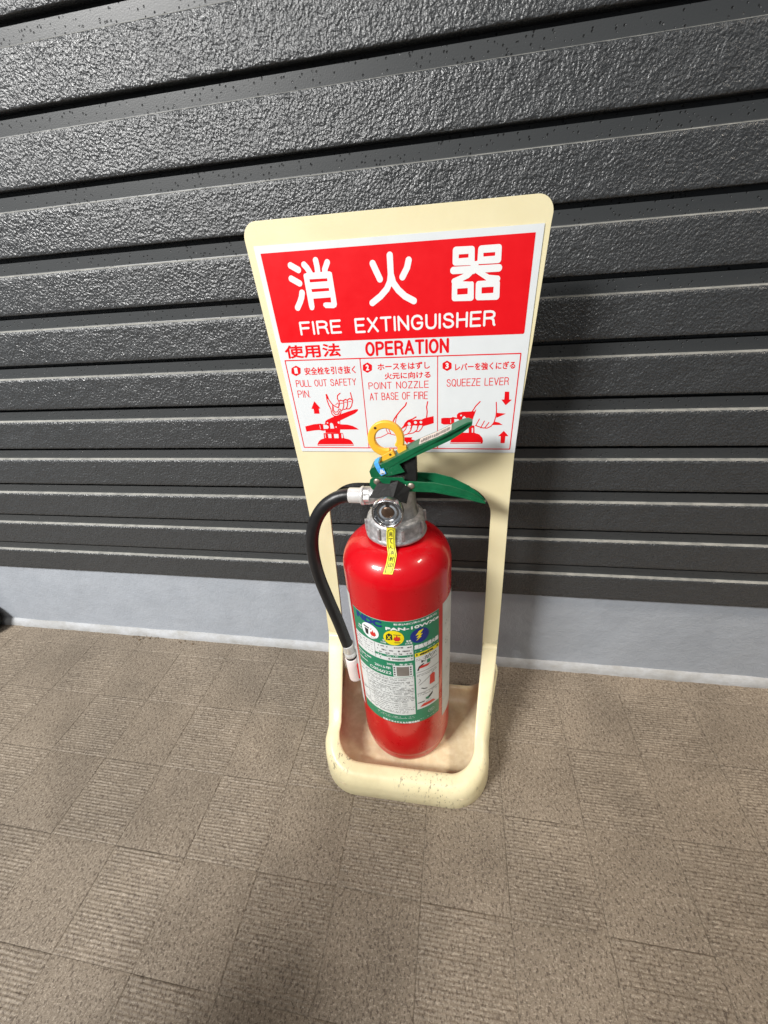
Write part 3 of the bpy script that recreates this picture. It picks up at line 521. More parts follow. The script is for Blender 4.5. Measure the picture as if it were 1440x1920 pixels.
# back board: outline in (x,z) with an arched opening that runs down between the two arms
Lz = [(1.50, 3.415), (1.99, 3.44), (2.8, 3.455), (3.63, 3.465), (4.18, 3.46), (4.88, 3.43), (5.53, 3.40), (6.1, 3.37), (6.50, 3.347)]
Rz = [(1.50, 5.93), (2.0, 5.925), (2.69, 5.915), (3.8, 5.895), (4.52, 5.895), (5.06, 5.92), (5.57, 5.955), (6.08, 5.98), (6.46, 5.998)]
def arc(cx, cz, r, a0, a1, n): return [(cx + r * math.cos(R(a0 + (a1 - a0) * i / n)), cz + r * math.sin(R(a0 + (a1 - a0) * i / n))) for i in range(n + 1)]
outer = [(x, z) for z, x in Lz] + arc(3.475, 6.55, 0.13, 180, 90, 8) + arc(5.875, 6.535, 0.13, 90, 0, 8) + [(x, z) for z, x in Rz[::-1]]
inner = [(5.72, 1.50), (5.715, 2.3), (5.705, 3.0), (5.70, 3.6)] + arc(5.27, 3.66, 0.43, 0, 90, 12) + arc(4.15, 3.68, 0.41, 90, 180, 12) + [(3.72, 3.2), (3.685, 2.3), (3.65, 1.50)]
loop = outer + inner
bm = bmesh.new()
def stepy(z): return 0.0 if z > 4.33 else (0.0016 * min(1, (4.33 - z) / 0.05))
fr = [bm.verts.new(sp((x / 10, 0.25, z / 10))) for x, z in loop]
edges = [bm.edges.new((fr[i], fr[(i + 1) % len(fr)])) for i in range(len(fr))]
bmesh.ops.triangle_fill(bm, use_beauty=True, edges=edges)
ret = bmesh.ops.extrude_face_region(bm, geom=list(bm.faces))
for v in [e for e in ret['geom'] if isinstance(e, bmesh.types.BMVert)]: v.co.y += 0.0042
back = bmobj('back_board', bm, M_CREAM, stand, bev=0.0014, seg=3)
# raised return lip round the rear edge of the board
bm = bmesh.new(); n = len(outer); rows = []
for i, (x, z) in enumerate(outer):
    a = outer[max(0, i - 1)]; b = outer[min(n - 1, i + 1)]; d = Vector((b[0] - a[0], b[1] - a[1])).normalized(); nn = Vector((d.y, -d.x))
    r = []
    for off, y in ((0.012, 0.2535), (0.012, 0.2640), (0.050, 0.2640), (0.050, 0.2535)):
        r.append(bm.verts.new(sp(((x + nn.x * off) / 10, y, (z + nn.y * off) / 10))))
    rows.append(r)
for a, b in zip(rows, rows[1:]):
    for q in range(3): bm.faces.new((a[q], b[q], b[q + 1], a[q + 1]))
bmobj('board_return_lip', bm, M_CREAM, stand, True)
# rim that leaves the arms of the board and runs round the front of the tray
prof_side = [(2.50, 1.52), (2.47, 1.44), (2.36, 1.33), (2.20, 1.16), (2.00, 0.94), (1.82, 0.73), (1.66, 0.57)]
st = []     # (outer xy, inner xy, height, outward normal)
for s in (1,):
    xo, xi = 5.90, 5.70
    for (y, z) in prof_side:
        t = (2.5 - y) / 0.84
        xo_, xi_ = (5.93 - 0.10 * t, 5.72 - 0.10 * t)
        st.append(((xo_, y), (xi_, y + 0.0), z))
    for i in range(1, 13):
        a = R(90 * i / 12)
        O_ = (5.30 + 0.53 * math.cos(a), 1.55 - 0.565 * math.sin(a)); I_ = (5.29 + 0.33 * math.cos(a), 1.57 - 0.335 * math.sin(a))
        st.append((O_, I_, 0.57 - 0.17 * math.sin(a) ** 1.2))
    for x in np.linspace(5.15, 4.15, 9):
        st.append(((x, 0.985), (x, 1.235 ), 0.395))
    for i in range(12, 0, -1):
        a = R(90 * i / 12)
        O_ = (4.02 - 0.53 * math.cos(a), 1.55 - 0.565 * math.sin(a)); I_ = (4.05 - 0.335 * math.cos(a), 1.57 - 0.335 * math.sin(a))
        st.append((O_, I_, 0.57 - 0.17 * math.sin(a) ** 1.2))
    for (y, z) in prof_side[::-1]:
        t = (2.5 - y) / 0.84
        st.append(((3.415 + 0.075 * t, y), (3.65 + 0.065 * t, y), z))
bm = bmesh.new(); rows = []
for O_, I_, h in st:
    O = Vector(O_); I_v = Vector(I_); n = (O - I_v); wd = n.length; n.normalize()
    cs = [(0.0, 0.0), (0.006, 0.03 * h), (0.002, 0.35 * h), (0.0, h - 0.24 if h > 0.6 else 0.55 * h)]
    up = min(1, max(0, (h - 0.50) / 0.95)); up = up * up * (3 - 2 * up); k = min(0.20, 0.5 * h) * (1 - 0.9 * up)
    for a in (20, 40, 60, 78):
        cs.append((-(0.6 * (1 - 0.88 * up) * wd) * (1 - math.cos(R(a))), h - k + k * math.sin(R(a))))
    cs += [(-0.82 * wd, h + 0.004), (-wd + 0.01, h), (-wd, h - 0.015), (-wd + 0.012, h - 0.045), (-wd + 0.03, h - 0.05), (-0.5 * wd, h - 0.09 if h > .5 else h - 0.07), (-0.03, max(0.02, h - k - 0.15)), (-0.03, 0.0)]
    rows.append([bm.verts.new(sp(((O.x + n.x * d) / 10, (O.y + n.y * d) / 10, z / 10))) for d, z in cs])
for a, b in zip(rows, rows[1:]):
    for q in range(len(a) - 1): bm.faces.new((a[q], b[q], b[q + 1], a[q + 1]))
for r in (rows[0], rows[-1]): bm.faces.new(r)
rim = bmobj('tray_rim', bm, M_CREAM, stand, True)
# tray floor with coved edges and low rear lip
def tray_h(x, y):
    dx = min(x - 3.52, 5.80 - x); df = y - 1.0; h = 0.075
    for d, k in ((dx, 0.22), (df, 0.2)):
        if d < 0.28: h += k * ((0.28 - d) / 0.28) ** 2
    if y > 2.42: h += 0.22 * ((y - 2.42) / 0.24) ** 1.8
    return h
nx, ny = 60, 50; V_ = []; F_ = []
for j in range(ny + 1):
    y = 1.02 + (2.66 - 1.02) * j / ny
    for i in range(nx + 1):
        u = -1 + 2 * i / nx; hw = 1.14
        if y < 1.55: hw = 1.14 - 0.52 + 0.52 * math.sqrt(max(0, 1 - ((1.55 - y) / 0.56) ** 2))
        x = 4.66 + hw * u; V_.append(sp((x / 10, y / 10, tray_h(x, y) / 10)))
for j in range(ny):
    for i in range(nx):
        a = j * (nx + 1) + i; F_.append((a, a + 1, a + nx + 2, a + nx + 1))
tr = obj('tray', V_, F_, M_TRAY, stand, True); sm = tr.modifiers.new('thick', 'SOLIDIFY'); sm.thickness = 0.003; sm.offset = -1
# flared rear side flanges of the tray
for s, xa, xb, nm in ((1, 5.86, 5.99, 'side_flange'), (-1, 3.50, 3.43, 'side_flange')):
    bm = bmesh.new()
    pts = [(1.95, 0.02), (2.15, 0.10), (2.58, 0.82), (2.74, 0.80), (2.74, 0.02)]
    th = 0.028
    A = [bm.verts.new(sp(((xa + (xb - xa) * (z / 0.82)) / 10, y / 10, z / 10))) for y, z in pts]
    B = [bm.verts.new(sp(((xa + (xb - xa) * (z / 0.82) - s * th) / 10, y / 10, z / 10))) for y, z in pts]
    bm.faces.new(A); bm.faces.new(B[::-1])
    for i in range(5): bm.faces.new((A[i], B[i], B[(i + 1) % 5], A[(i + 1) % 5]))
    bmobj(nm, bm, M_CREAM, stand)

# ---- instruction sticker on the back board
def SF(lift):
    def f(u, v):
        return sp(((4.68 + u / 100) / 10, 0.2496 - 0.0004 - lift, (5.5 + v / 100) / 10))
    return f
sk = ART['sticker']
fr_, bk_ = SF(0.0), SF(-0.0003)
sheet = obj('instruction_sticker', [fr_(*p) for p in sk] + [bk_(*p) for p in sk], [(3, 2, 1, 0), (4, 5, 6, 7), (0, 1, 5, 4), (1, 2, 6, 5), (2, 3, 7, 6), (3, 0, 4, 7)], M_WHITE, stand)
def rect(q): return ((q[0][0] + q[3][0]) / 2, (q[2][1] + q[3][1]) / 2, (q[1][0] + q[2][0]) / 2, (q[0][1] + q[1][1]) / 2)
f1, f2 = SF(0.00012), SF(0.00024)
print_obj('red_panel_and_frame', ART['frame'], 0.5, f1, M_SRED, sheet)
for k in ('kanji_a', 'kanji_b', 'kanji_c'): print_obj('white_character', ART[k], 0.32, f2, M_SWHT, sheet)
for d in ART['drawings']: print_obj('red_drawing', d, 0.26, f1, M_SRED, sheet)
for s, q, o in ART['white_text']:
    if len(s) > 1: print_obj('white_lettering', stroke_ops(s, rect(q), 2.0), 0.26, f2, M_SWHT, sheet)
    else: letter_obj('white_numeral', s, rect(q), 0.32, 0.22, f2, M_SWHT, sheet)
for s, q, o in ART['red_text']:
    bx_ = rect(q)
    if s == "OPERATION": print_obj('red_lettering', stroke_ops(s, bx_, 2.4, 0.30), 0.26, f1, M_SRED, sheet)
    elif s.isascii(): print_obj('red_lettering', stroke_ops(s.replace('  ', ' '), bx_, 0.74, 0.24), 0.2, f1, M_SRED, sheet)
    else: letter_obj('red_lettering', s, bx_, 0.42 if s == "使用法" else 0.16, 0.22, f1, M_SRED, sheet)

# ================================================================== FIRE EXTINGUISHER
CX, CY, CR = 0.463, 0.207, 0.063
ext = empty('fire_extinguisher', (CX, CY, 0.009), 'red fire extinguisher with green levers standing in the cream tray', 'fire extinguisher')
EO = Vector(ext.location)
def ep(p): return (p[0] - EO.x, p[1] - EO.y, p[2] - EO.z)
ZB = 0.009
prof = [(0.0001, ZB + 0.003), (0.050, ZB + 0.0005), (0.0555, ZB), (0.0585, ZB + 0.002), (0.0600, ZB + 0.007), (0.0603, ZB + 0.014), (0.0606, ZB + 0.0165), (0.0616, ZB + 0.0185), (0.0626, ZB + 0.021), (0.0630, ZB + 0.026)]
prof += [(0.063, z) for z in (0.06, 0.10, 0.2, 0.30, 0.335)]
for i in range(1, 19):
    t = R(90 * i / 18); prof.append((0.0300 + 0.0330 * math.cos(t), 0.335 + 0.0345 * math.sin(t) ** 1.08))
prof += [(0.0292, 0.3692), (0.0288, 0.3705), (0.0285, 0.379)]
bm = lathe([(r, z - EO.z) for r, z in prof], 96); body = bmobj('body', bm, M_RED, ext, True)
# collar nut
NX = 0.4645 - EO.x
np_ = [(0.020, 0.3722), (0.0322, 0.3722), (0.0336, 0.3735), (0.0338, 0.3755), (0.0330, 0.3772), (0.0320, 0.379), (0.0318, 0.391), (0.0305, 0.3945), (0.0285, 0.3965), (0.022, 0.3985), (0.0205, 0.4)]
bm = lathe([(r, z - EO.z) for r, z in np_], 72, (NX, 0)); nut = bmobj('collar_nut', bm, M_NUT, ext, True)
for i in range(8):
    a = R(-90 + 20 + i * 45); bm = bmesh.new(); bmesh.ops.create_cube(bm, size=1)
    for v in bm.verts:
        v.co = Vector((v.co.x * 0.0045, v.co.y * (0.0028 if i % 2 else 0.0036), v.co.z * 0.0140))
        v.co = Matrix.Rotation(a, 3, 'Z') @ (v.co + Vector((0.0322, 0, 0))) + Vector((NX, 0, 0.3860 - EO.z))
    bmobj('lug', bm, M_NUT, nut, bev=0.0008)
# valve body: stem, side boss, gauge boss
bm = lathe([(r, z - EO.z) for r, z in [(0.0245, 0.394), (0.0238, 0.399), (0.0218, 0.404), (0.0212, 0.415), (0.0205, 0.43), (0.0195, 0.437), (0.001, 0.438)]], 48, (NX + 0.0015, 0))
cyl_between(bm, ep((0.4640, 0.196, 0.4225)), ep((0.4640, 0.168, 0.4225)), 0.0135, 40)
cyl_between(bm, ep((0.4600, 0.203, 0.4190)), ep((0.4340, 0.203, 0.4185)), 0.0095, 32)
valve = bmobj('valve_body', bm, M_ALU, ext, True)
for p in valve.data.polygons:
    if len(p.vertices) > 8: p.use_smooth = False
# hose coupling (white metal), hexagonal then round
bm = bmesh.new(); cyl_between(bm, ep((0.4400, 0.202, 0.4188)), ep((0.4315, 0.202, 0.4186)), 0.0098, 6)
bmobj('coupling_nut', bm, M_FERR, ext, bev=0.0008)
bm = lathe([(0.0070, 0), (0.0100, 0.0006), (0.0104, 0.0022), (0.0096, 0.0038), (0.0083, 0.0048), (0.0083, 0.0165), (0.0076, 0.0175), (0.0060, 0.0178)], 40)
M_ = Matrix.Translation(Vector(ep((0.4335, 0.202, 0.4186)))) @ Matrix.Rotation(R(-90), 4, 'Y') @ Matrix.Identity(4)
bmesh.ops.transform(bm, matrix=M_, verts=bm.verts); bmobj('hose_ferrule', bm, M_FERR, ext, True)
# hose
hp = [(4.19, 2.02, 4.185), (4.10, 2.015, 4.178), (4.00, 2.00, 4.145), (3.88, 1.985, 4.06), (3.775, 1.97, 3.92), (3.70, 1.96, 3.74), (3.66, 1.96, 3.54), (3.648, 1.97, 3.32), (3.665, 1.98, 3.04), (3.725, 1.99, 2.68), (3.80, 2.00, 2.28), (3.862, 2.01, 1.88), (3.878, 2.015, 1.79)]
hpts = spline([ep((a / 10, b / 10, c / 10)) for a, b, c in hp], 8)
bm = tubepath(bmesh.new(), hpts, 0.0075, 28); hose = bmobj('hose', bm, M_BLACK, ext, True)
def along(name, a, b, prof, mat, seg=36, sm=True):
    a = Vector(a); b = Vector(b); d = (b - a); bm = lathe([(r, t * d.length) for r, t in prof], seg)
    bmesh.ops.transform(bm, matrix=Matrix.Translation(a) @ d.to_track_quat('Z', 'Y').to_matrix().to_4x4(), verts=bm.verts)
    return bmobj(name, bm, mat, ext, sm)
along('nozzle_ferrule', ep((0.3873, 0.2013, 0.186)), ep((0.3893, 0.2018, 0.163)), [(0.006, 0), (0.0082, 0.02), (0.0080, 0.08), (0.0080, 0.60), (0.0074, 0.64), (0.0076, 0.70), (0.0084, 0.74), (0.0084, 0.96), (0.0078, 1.0), (0.005, 1.0)], M_FERR)
along('nozzle_gasket', ep((0.3893, 0.2018, 0.164)), ep((0.3895, 0.2018, 0.158)), [(0.004, 0), (0.0076, 0), (0.0076, 1), (0.004, 1)], M_BPLAS)
along('nozzle', ep((0.3895, 0.2018, 0.1590)), ep((0.3915, 0.203, 0.1150)), [(0.005, 0), (0.0082, 0.0), (0.0089, 0.03), (0.0092, 0.3), (0.0096, 0.95), (0.0094, 1.0), (0.0068, 1.0), (0.0064, 0.9)], M_NOZ)
# red clip holding the nozzle on the body
bm = bmesh.new(); prism(bm, [(0.3915, 0.119), (0.4010, 0.120), (0.4015, 0.150), (0.3975, 0.150), (0.397, 0.130)], 0.196, 0.211)
for v in bm.verts: v.co = Vector(ep(v.co))
bmobj('nozzle_clip', bm, M_RED, ext, bev=0.0006)
# pressure gauge facing the viewer
GX, GZ, GY = 0.4645, 0.4225, 0.160
def gau(name, prof, mat, dy=0.0, sm=True, par=None):
    bm = lathe([(r, t) for r, t in prof], 56)
    bmesh.ops.transform(bm, matrix=Matrix.Translation(Vector(ep((GX, GY + dy, GZ)))) @ Matrix.Rotation(R(90), 4, 'X'), verts=bm.verts)
    return bmobj(name, bm, mat, par or ext, sm)
gauge = gau('pressure_gauge', [(0.0125, -0.0085), (0.0150, -0.008), (0.0156, -0.005), (0.0156, 0.0), (0.0152, 0.0018), (0.0143, 0.0023), (0.0134, 0.0016), (0.0130, 0.0), (0.0128, -0.003)], M_CHROME)
gau('dial', [(0.0001, -0.0024), (0.0129, -0.0024), (0.0129, -0.0028)], M_DIAL, par=gauge)
gau('dial_hub', [(0.0001, 0.0), (0.0034, -0.0002), (0.0056, -0.0008), (0.0064, -0.0016), (0.0066, -0.0026)], M_BRONZE, par=gauge)
gau('dial_ring', [(0.0088, -0.0025), (0.0090, -0.0017), (0.0100, -0.0013), (0.0110, -0.0019), (0.0112, -0.0025), (0.0100, -0.0026), (0.0088, -0.0025)], M_CHROME, par=gauge)
bm = bmesh.new(); prism(bm, [(-0.0011, 0.0045), (0.0011, 0.0045), (0.0024, 0.0125), (-0.0024, 0.0125)], -0.0003, 0.0009)
for v in bm.verts: v.co = Vector(ep((GX + v.co.x, GY + 0.0018 + v.co.y, GZ + v.co.z)))
bmobj('needle', bm, M_INK, gauge)
bm = lathe([(0.0001, 0.0012), (0.006, 0.0011), (0.0105, 0.0004), (0.0129, -0.0008)], 48)
bmesh.ops.transform(bm, matrix=Matrix.Translation(Vector(ep((GX, GY, GZ)))) @ Matrix.Rotation(R(90), 4, 'X'), verts=bm.verts)
bmobj('gauge_lens', bm, M_GLASS, gauge, True)

# levers ---------------------------------------------------------------
LC = 0.2045
def lever(name, sides, strips, hw, taper, mat):
    bm = bmesh.new()
    for pts in sides:
        for y in (-hw, hw - 0.0014): prism(bm, [(p[0] / 10, p[1] / 10) for p in pts], y, y + 0.0014)
    for line, t in strips: prism(bm, ribbon([(p[0] / 10, p[1] / 10) for p in line], t), -hw + 0.0002, hw - 0.0002)
    for v in bm.verts:
        f = taper(v.co.x * 10); v.co = Vector(ep((v.co.x, LC + v.co.y * f, v.co.z)))
    return bmobj(name, bm, mat, ext, bev=0.0005, seg=2)
top = [(4.425, 4.50), (4.445, 4.535), (4.51, 4.565), (4.64, 4.625), (4.82, 4.725), (4.99, 4.805), (5.11, 4.855), (5.19, 4.895), (5.25, 4.93), (5.32, 4.965), (5.385, 4.99), (5.425, 4.985)]
side = top + [(5.42, 4.95), (5.34, 4.90), (5.24, 4.835), (5.10, 4.765), (4.90, 4.67), (4.735, 4.585), (4.785, 4.50), (4.66, 4.462), (4.56, 4.445), (4.44, 4.435)]
def tap_u(x):
    if x > 5.25: return math.sqrt(max(0.04, 1 - ((x - 5.25) / 0.185) ** 2)) * 0.85 + 0.10
    return 1.0 if x > 4.5 else 0.97
upper = lever('upper_lever', [side], [(top, 0.0016)], 0.0100, tap_u, M_GREEN)
lt = [(4.42, 4.37), (4.43, 4.42), (4.46, 4.445), (4.77, 4.445), (4.785, 4.405), (4.89, 4.40), (5.07, 4.39), (5.24, 4.35), (5.42, 4.27), (5.52, 4.20), (5.585, 4.135)]
lb = [(5.59, 4.11), (5.49, 4.15), (5.36, 4.205), (5.25, 4.24), (5.07, 4.285), (4.86, 4.29), (4.70, 4.28), (4.46, 4.29), (4.43, 4.33)]
def tap_l(x): return 1.0 if x < 5.1 else max(0.22, 1 - 0.78 * ((x - 5.1) / 0.49) ** 1.6)
lower = lever('lower_lever', [lt + lb], [([(4.70, 4.285), (4.86, 4.295), (5.07, 4.29), (5.25, 4.245), (5.36, 4.21), (5.49, 4.155), (5.585, 4.112)], -0.0014)], 0.0118, tap_l, M_GREEN)
for x, z in ((4.50, 4.40), (4.845, 4.355)):
    bm = lathe([(0.0001, 0.0016), (0.0018, 0.0014), (0.0032, 0.0006), (0.0036, 0.0)], 24)
    bmesh.ops.transform(bm, matrix=Matrix.Translation(Vector(ep((x / 10, LC - 0.0119, z / 10)))) @ Matrix.Rotation(R(90), 4, 'X'), verts=bm.verts)
    bmobj('rivet', bm, M_RIVET, lower, True)
# pale strip with small print along the top of the upper lever
tl = [(4.93, 4.777), (4.99, 4.805), (5.11, 4.855), (5.19, 4.895), (5.235, 4.922)]
def TL(u, v, lift=0.0):   # u 0..1 along, v -1..1 across
    s = u * (len(tl) - 1); i = min(int(s), len(tl) - 2); t = s - i
    x = tl[i][0] * (1 - t) + tl[i + 1][0] * t; z = tl[i][1] * (1 - t) + tl[i + 1][1] * t
    return ep((x / 10 - 0.0005 * 0 - lift * 0.45, LC + v * 0.0078, z / 10 + 0.0003 + lift))
V_, F_ = [], []
for i in range(13):
    V_ += [TL(i / 12, -1), TL(i / 12, 1)]
    if i: F_.append((2 * i - 2, 2 * i, 2 * i + 1, 2 * i - 1))
lp = obj('lever_strip', V_, F_, simple('pale_strip', (0.55, 0.50, 0.44), 0.4), upper)
V_, F_ = [], []; random.seed(3); u = 0.06
while u < 0.92:
    du = random.uniform(0.012, 0.035); k = len(V_); v0 = random.uniform(-0.75, -0.5); v1 = random.uniform(0.1, 0.5)
    V_ += [TL(u, v0, 0.0003), TL(u + du, v0, 0.0003), TL(u + du, v1, 0.0003), TL(u, v1, 0.0003)]; F_.append((k, k + 1, k + 2, k + 3)); u += du + random.uniform(0.008, 0.02)
obj('strip_print', V_, F_, M_GREY, lp)
# black push rod block between the levers and black folded gauge guard
bm = bmesh.new(); prism(bm, [(0.4755, 0.4340), (0.4895, 0.4340), (0.4895, 0.4660), (0.4800, 0.4640), (0.4770, 0.4580), (0.4800, 0.4500)], LC - 0.0068, LC + 0.0068)
for v in bm.verts: v.co = Vector(ep(v.co))
bmobj('push_rod', bm, M_BPLAS, ext, bev=0.0006)
bm = bmesh.new(); prism(bm, [(0.4560, 0.4445), (0.4800, 0.4445), (0.4790, 0.4520), (0.4600, 0.4470)], LC - 0.0065, LC + 0.0065)
for v in bm.verts: v.co = Vector(ep(v.co))
bmobj('valve_plunger_guide', bm, M_BPLAS, ext)
gv = [(0.4512, 0.1885, 0.4405), (0.4545, 0.1885, 0.4418), (0.4572, 0.1880, 0.4402), (0.4638, 0.1880, 0.4402), (0.4650, 0.1880, 0.4438), (0.4725, 0.1880, 0.4438), (0.4670, 0.1805, 0.4268), (0.4428, 0.1820, 0.4270), (0.4795, 0.1900, 0.4372), (0.4838, 0.1905, 0.4345), (0.4802, 0.1845, 0.4195)]
bm = bmesh.new(); gvv = [bm.verts.new(ep(p)) for p in gv]
for f_ in ((0, 1, 2, 7), (2, 3, 6, 7), (3, 4, 5, 6), (5, 8, 9, 10, 6)): bm.faces.new([gvv[i] for i in f_])
g_ = bmobj('gauge_guard', bm, M_BPLAS, ext); s_ = g_.modifiers.new('thick', 'SOLIDIFY'); s_.thickness = 0.0016
# safety pin ring (yellow), split at its lower right, with foot and pin through the lever
RC = (0.4603, 0.4818); ring_y = (0.2010, 0.2068)
bm = bmesh.new(); A0, A1, n = -38, 285, 60; rows = []
for i in range(n + 1):
    a = R(A0 + (A1 - A0) * i / n); c_, s__ = math.cos(a), math.sin(a); ro, ri = 0.0181, 0.0105
    if i < 6: ro = 0.0181 + 0.0015 * (1 - i / 6)
    prof_ = [(ri, ring_y[0] + 0.001), (ri + 0.001, ring_y[0]), (ro - 0.001, ring_y[0]), (ro, ring_y[0] + 0.001), (ro, ring_y[1] - 0.001), (ro - 0.001, ring_y[1]), (ri + 0.001, ring_y[1]), (ri, ring_y[1] - 0.001)]
    rows.append([bm.verts.new(ep((RC[0] + r * c_, y, RC[1] + r * s__))) for r, y in prof_])
for a, b in zip(rows, rows[1:]):
    for q in range(8): bm.faces.new((a[q], b[q], b[(q + 1) % 8], a[(q + 1) % 8]))
bm.faces.new(rows[0]); bm.faces.new(rows[-1][::-1])
for pts in ([(0.4540, 0.4640), (0.4665, 0.4705), (0.4700, 0.4630), (0.4560, 0.4555), (0.4510, 0.4545), (0.4535, 0.4600)], [(0.4735, 0.4760), (0.4800, 0.4745), (0.4808, 0.4700), (0.4735, 0.4650), (0.4706, 0.4700)]):
    b2 = bmesh.new(); prism(b2, pts, ring_y[0] - 0.0002, ring_y[1] + 0.0002)
    for v in b2.verts: v.co = Vector(ep(v.co))
    tmp = bpy.data.meshes.new('x'); b2.to_mesh(tmp); b2.free(); bm.from_mesh(tmp); bpy.data.meshes.remove(tmp)
pin = bmobj('safety_pin_ring', bm, M_YEL, ext, bev=0.0005)
for (x, z) in ((0.4509, 0.4935), (0.4640, 0.4660)):
    b2 = lathe([(0.0001, 0.0003), (0.0010, 0.0003), (0.0013, 0.0)], 16)
    bmesh.ops.transform(b2, matrix=Matrix.Translation(Vector(ep((x, ring_y[0] - 0.0003, z)))) @ Matrix.Rotation(R(90), 4, 'X'), verts=b2.verts)
    bmobj('ring_hole', b2, M_BRONZE, pin)
# blue plastic seal wrapped from the ring foot over the lever edge
sl = [(0.4530, 0.2005, 0.4630), (0.4508, 0.1985, 0.4622), (0.4500, 0.1950, 0.4590), (0.4520, 0.1937, 0.4545), (0.4545, 0.1936, 0.4500)]
V_, F_ = [], []
for i, p in enumerate(sl):
    V_ += [ep((p[0] - 0.0018, p[1], p[2] - 0.0006)), ep((p[0] + 0.0024, p[1], p[2] + 0.0010))]
    if i: F_.append((2 * i - 2, 2 * i - 1, 2 * i + 1, 2 * i))
V_ += [ep((0.4510, 0.1934, 0.4520)), ep((0.4575, 0.1934, 0.4550)), ep((0.4602, 0.1934, 0.4490)), ep((0.4548, 0.1934, 0.4462))]; F_.append((10, 11, 12, 13))
se = obj('blue_seal', V_, F_, M_BLUE, ext); q_ = se.modifiers.new('thick', 'SOLIDIFY'); q_.thickness = 0.0004
V_, F_ = [], []
for (x, z, a, b) in ((0.4548, 0.4512, 0.0006, 0.0022), (0.4562, 0.4506, 0.0006, 0.0026), (0.4558, 0.4488, 0.0024, 0.0006), (0.4578, 0.4500, 0.0007, 0.0018)):
    k = len(V_); V_ += [ep((x - a, 0.1929, z - b)), ep((x + a, 0.1929, z - b)), ep((x + a, 0.1929, z + b)), ep((x - a, 0.1929, z + b))]; F_.append((k, k + 1, k + 2, k + 3))
obj('seal_marks', V_, F_, M_SWHT, se)

# yellow filling seal: hangs from the collar over the shoulder
ys_ = [((0.4601, 0.3978), (0.4692, 0.3978), 0.1732), ((0.4597, 0.3930), (0.4687, 0.3930), 0.1732), ((0.4592, 0.3880), (0.4682, 0.3880), 0.1731), ((0.4590, 0.3830), (0.4680, 0.3830), 0.1730), ((0.4590, 0.3775), (0.4679, 0.3775), 0.1720), ((0.4592, 0.3735), (0.4682, 0.3735), 0.1712), ((0.4600, 0.3712), (0.4690, 0.3712), 0.1690), ((0.4606, 0.3682), (0.4698, 0.3682), 0.1663), ((0.4602, 0.3661), (0.4695, 0.3661), 0.1618), ((0.4598, 0.3635), (0.4690, 0.3635), 0.1578), ((0.4590, 0.3610), (0.4684, 0.3610), 0.1548), ((0.4580, 0.3584), (0.4678, 0.3584), 0.1523), ((0.4570, 0.3556), (0.4668, 0.3556), 0.1501)]
def YS_(u, v, lift=0.0):   # u 0..1, v 0..1 downward
    s = v * (len(ys_) - 1); i = min(int(s), len(ys_) - 2); t = s - i
    a = ys_[i]; b = ys_[i + 1]
    xl = a[0][0] * (1 - t) + b[0][0] * t; xr = a[1][0] * (1 - t) + b[1][0] * t; zl = a[0][1] * (1 - t) + b[0][1] * t; zr = a[1][1] * (1 - t) + b[1][1] * t
    y = a[2] * (1 - t) + b[2] * t
    return ep((xl * (1 - u) + xr * u, y - lift, zl * (1 - u) + zr * u + lift * 0.6))
V_, F_ = [], []
for i in range(29):
    V_ += [YS_(0, i / 28), YS_(1, i / 28)]
    if i: F_.append((2 * i - 2, 2 * i, 2 * i + 1, 2 * i - 1))
yseal = obj('yellow_seal', V_, F_, M_SEALY, ext)
T_ = []
for i, ch in enumerate("充てん済封印"[:6]):
    T_.append((ch, (0.26, 1 - (0.19 + i * 0.13), 0.74, 1 - (0.09 + i * 0.13)), 0.012))
texts('seal_lettering', T_, lambda u, v: YS_(u, 1 - v, 0.00035), M_INK, yseal)
V_, F_ = [], []
ol = [(0.5 + 0.38 * math.cos(a), 0.09 - 0.05 * math.sin(a)) for a in np.linspace(math.pi, 0, 9)] + [(0.5 + 0.38 * math.cos(a), 0.93 - 0.05 * math.sin(a)) for a in np.linspace(0, -math.pi, 9)]
full = []
for i in range(len(ol)):
    a = ol[i]; b = ol[(i + 1) % len(ol)]; m = 14 if abs(b[1] - a[1]) > 0.3 else 1
    full += [(a[0] + (b[0] - a[0]) * t / m, a[1] + (b[1] - a[1]) * t / m) for t in range(m)]
for u, v in full:
    c0, c1 = 0.5 + (u - 0.5) * 1.0, 0.5 + (u - 0.5) * 0.86; V_ += [YS_(c0, v, 0.00035), YS_(c1, 0.51 + (v - 0.51) * 0.985, 0.00035)]
for i in range(len(full)):
    a = 2 * i; b = 2 * ((i + 1) % len(full)); F_.append((a, b, b + 1, a + 1))
obj('seal_outline', V_, F_, M_INK, yseal)

# labels on the body -----------------------------------------------------
def LF(lift):
    rr_ = CR + lift
    def f(s, z):    # s in mm of arc from the front, z in mm above the ground
        a = s / 63.0; return (rr_ * math.sin(a), -rr_ * math.cos(a), z / 1000 - EO.z)
    return f
l0, l1, l2, l3 = LF(0.0002), LF(0.00036), LF(0.00052), LF(0.0007)
def rrect(s0, z0, s1, z1, name, mat, fn, par): return quads(name, [(s0, z0, s1, z1)], fn, mat, par, nu=24)
lab = rrect(-55.5, 107, 58, 294.5, 'front_label', M_LGREEN, l0, ext)
rrect(-55.5, 294.1, 58, 294.6, 'label_edge', M_OLDW, l1, lab)
W = [(-55, 230, 22.3, 256.5), (-55, 126, 21.8, 201.5), (24, 134, 57.4, 234)]
quads('white_panels', W, l1, M_LABW, lab, nu=24)
rrect(24, 234.2, 57.4, 240.5, 'yellow_heading', M_LYEL, l1, lab)
rrect(-2.8, 202.2, 21, 222.5, 'stamp_panel', M_LABW, l1, lab)
rrect(1.5, 204, 16.3, 220.4, 'stamp', M_GREY, l2, lab)
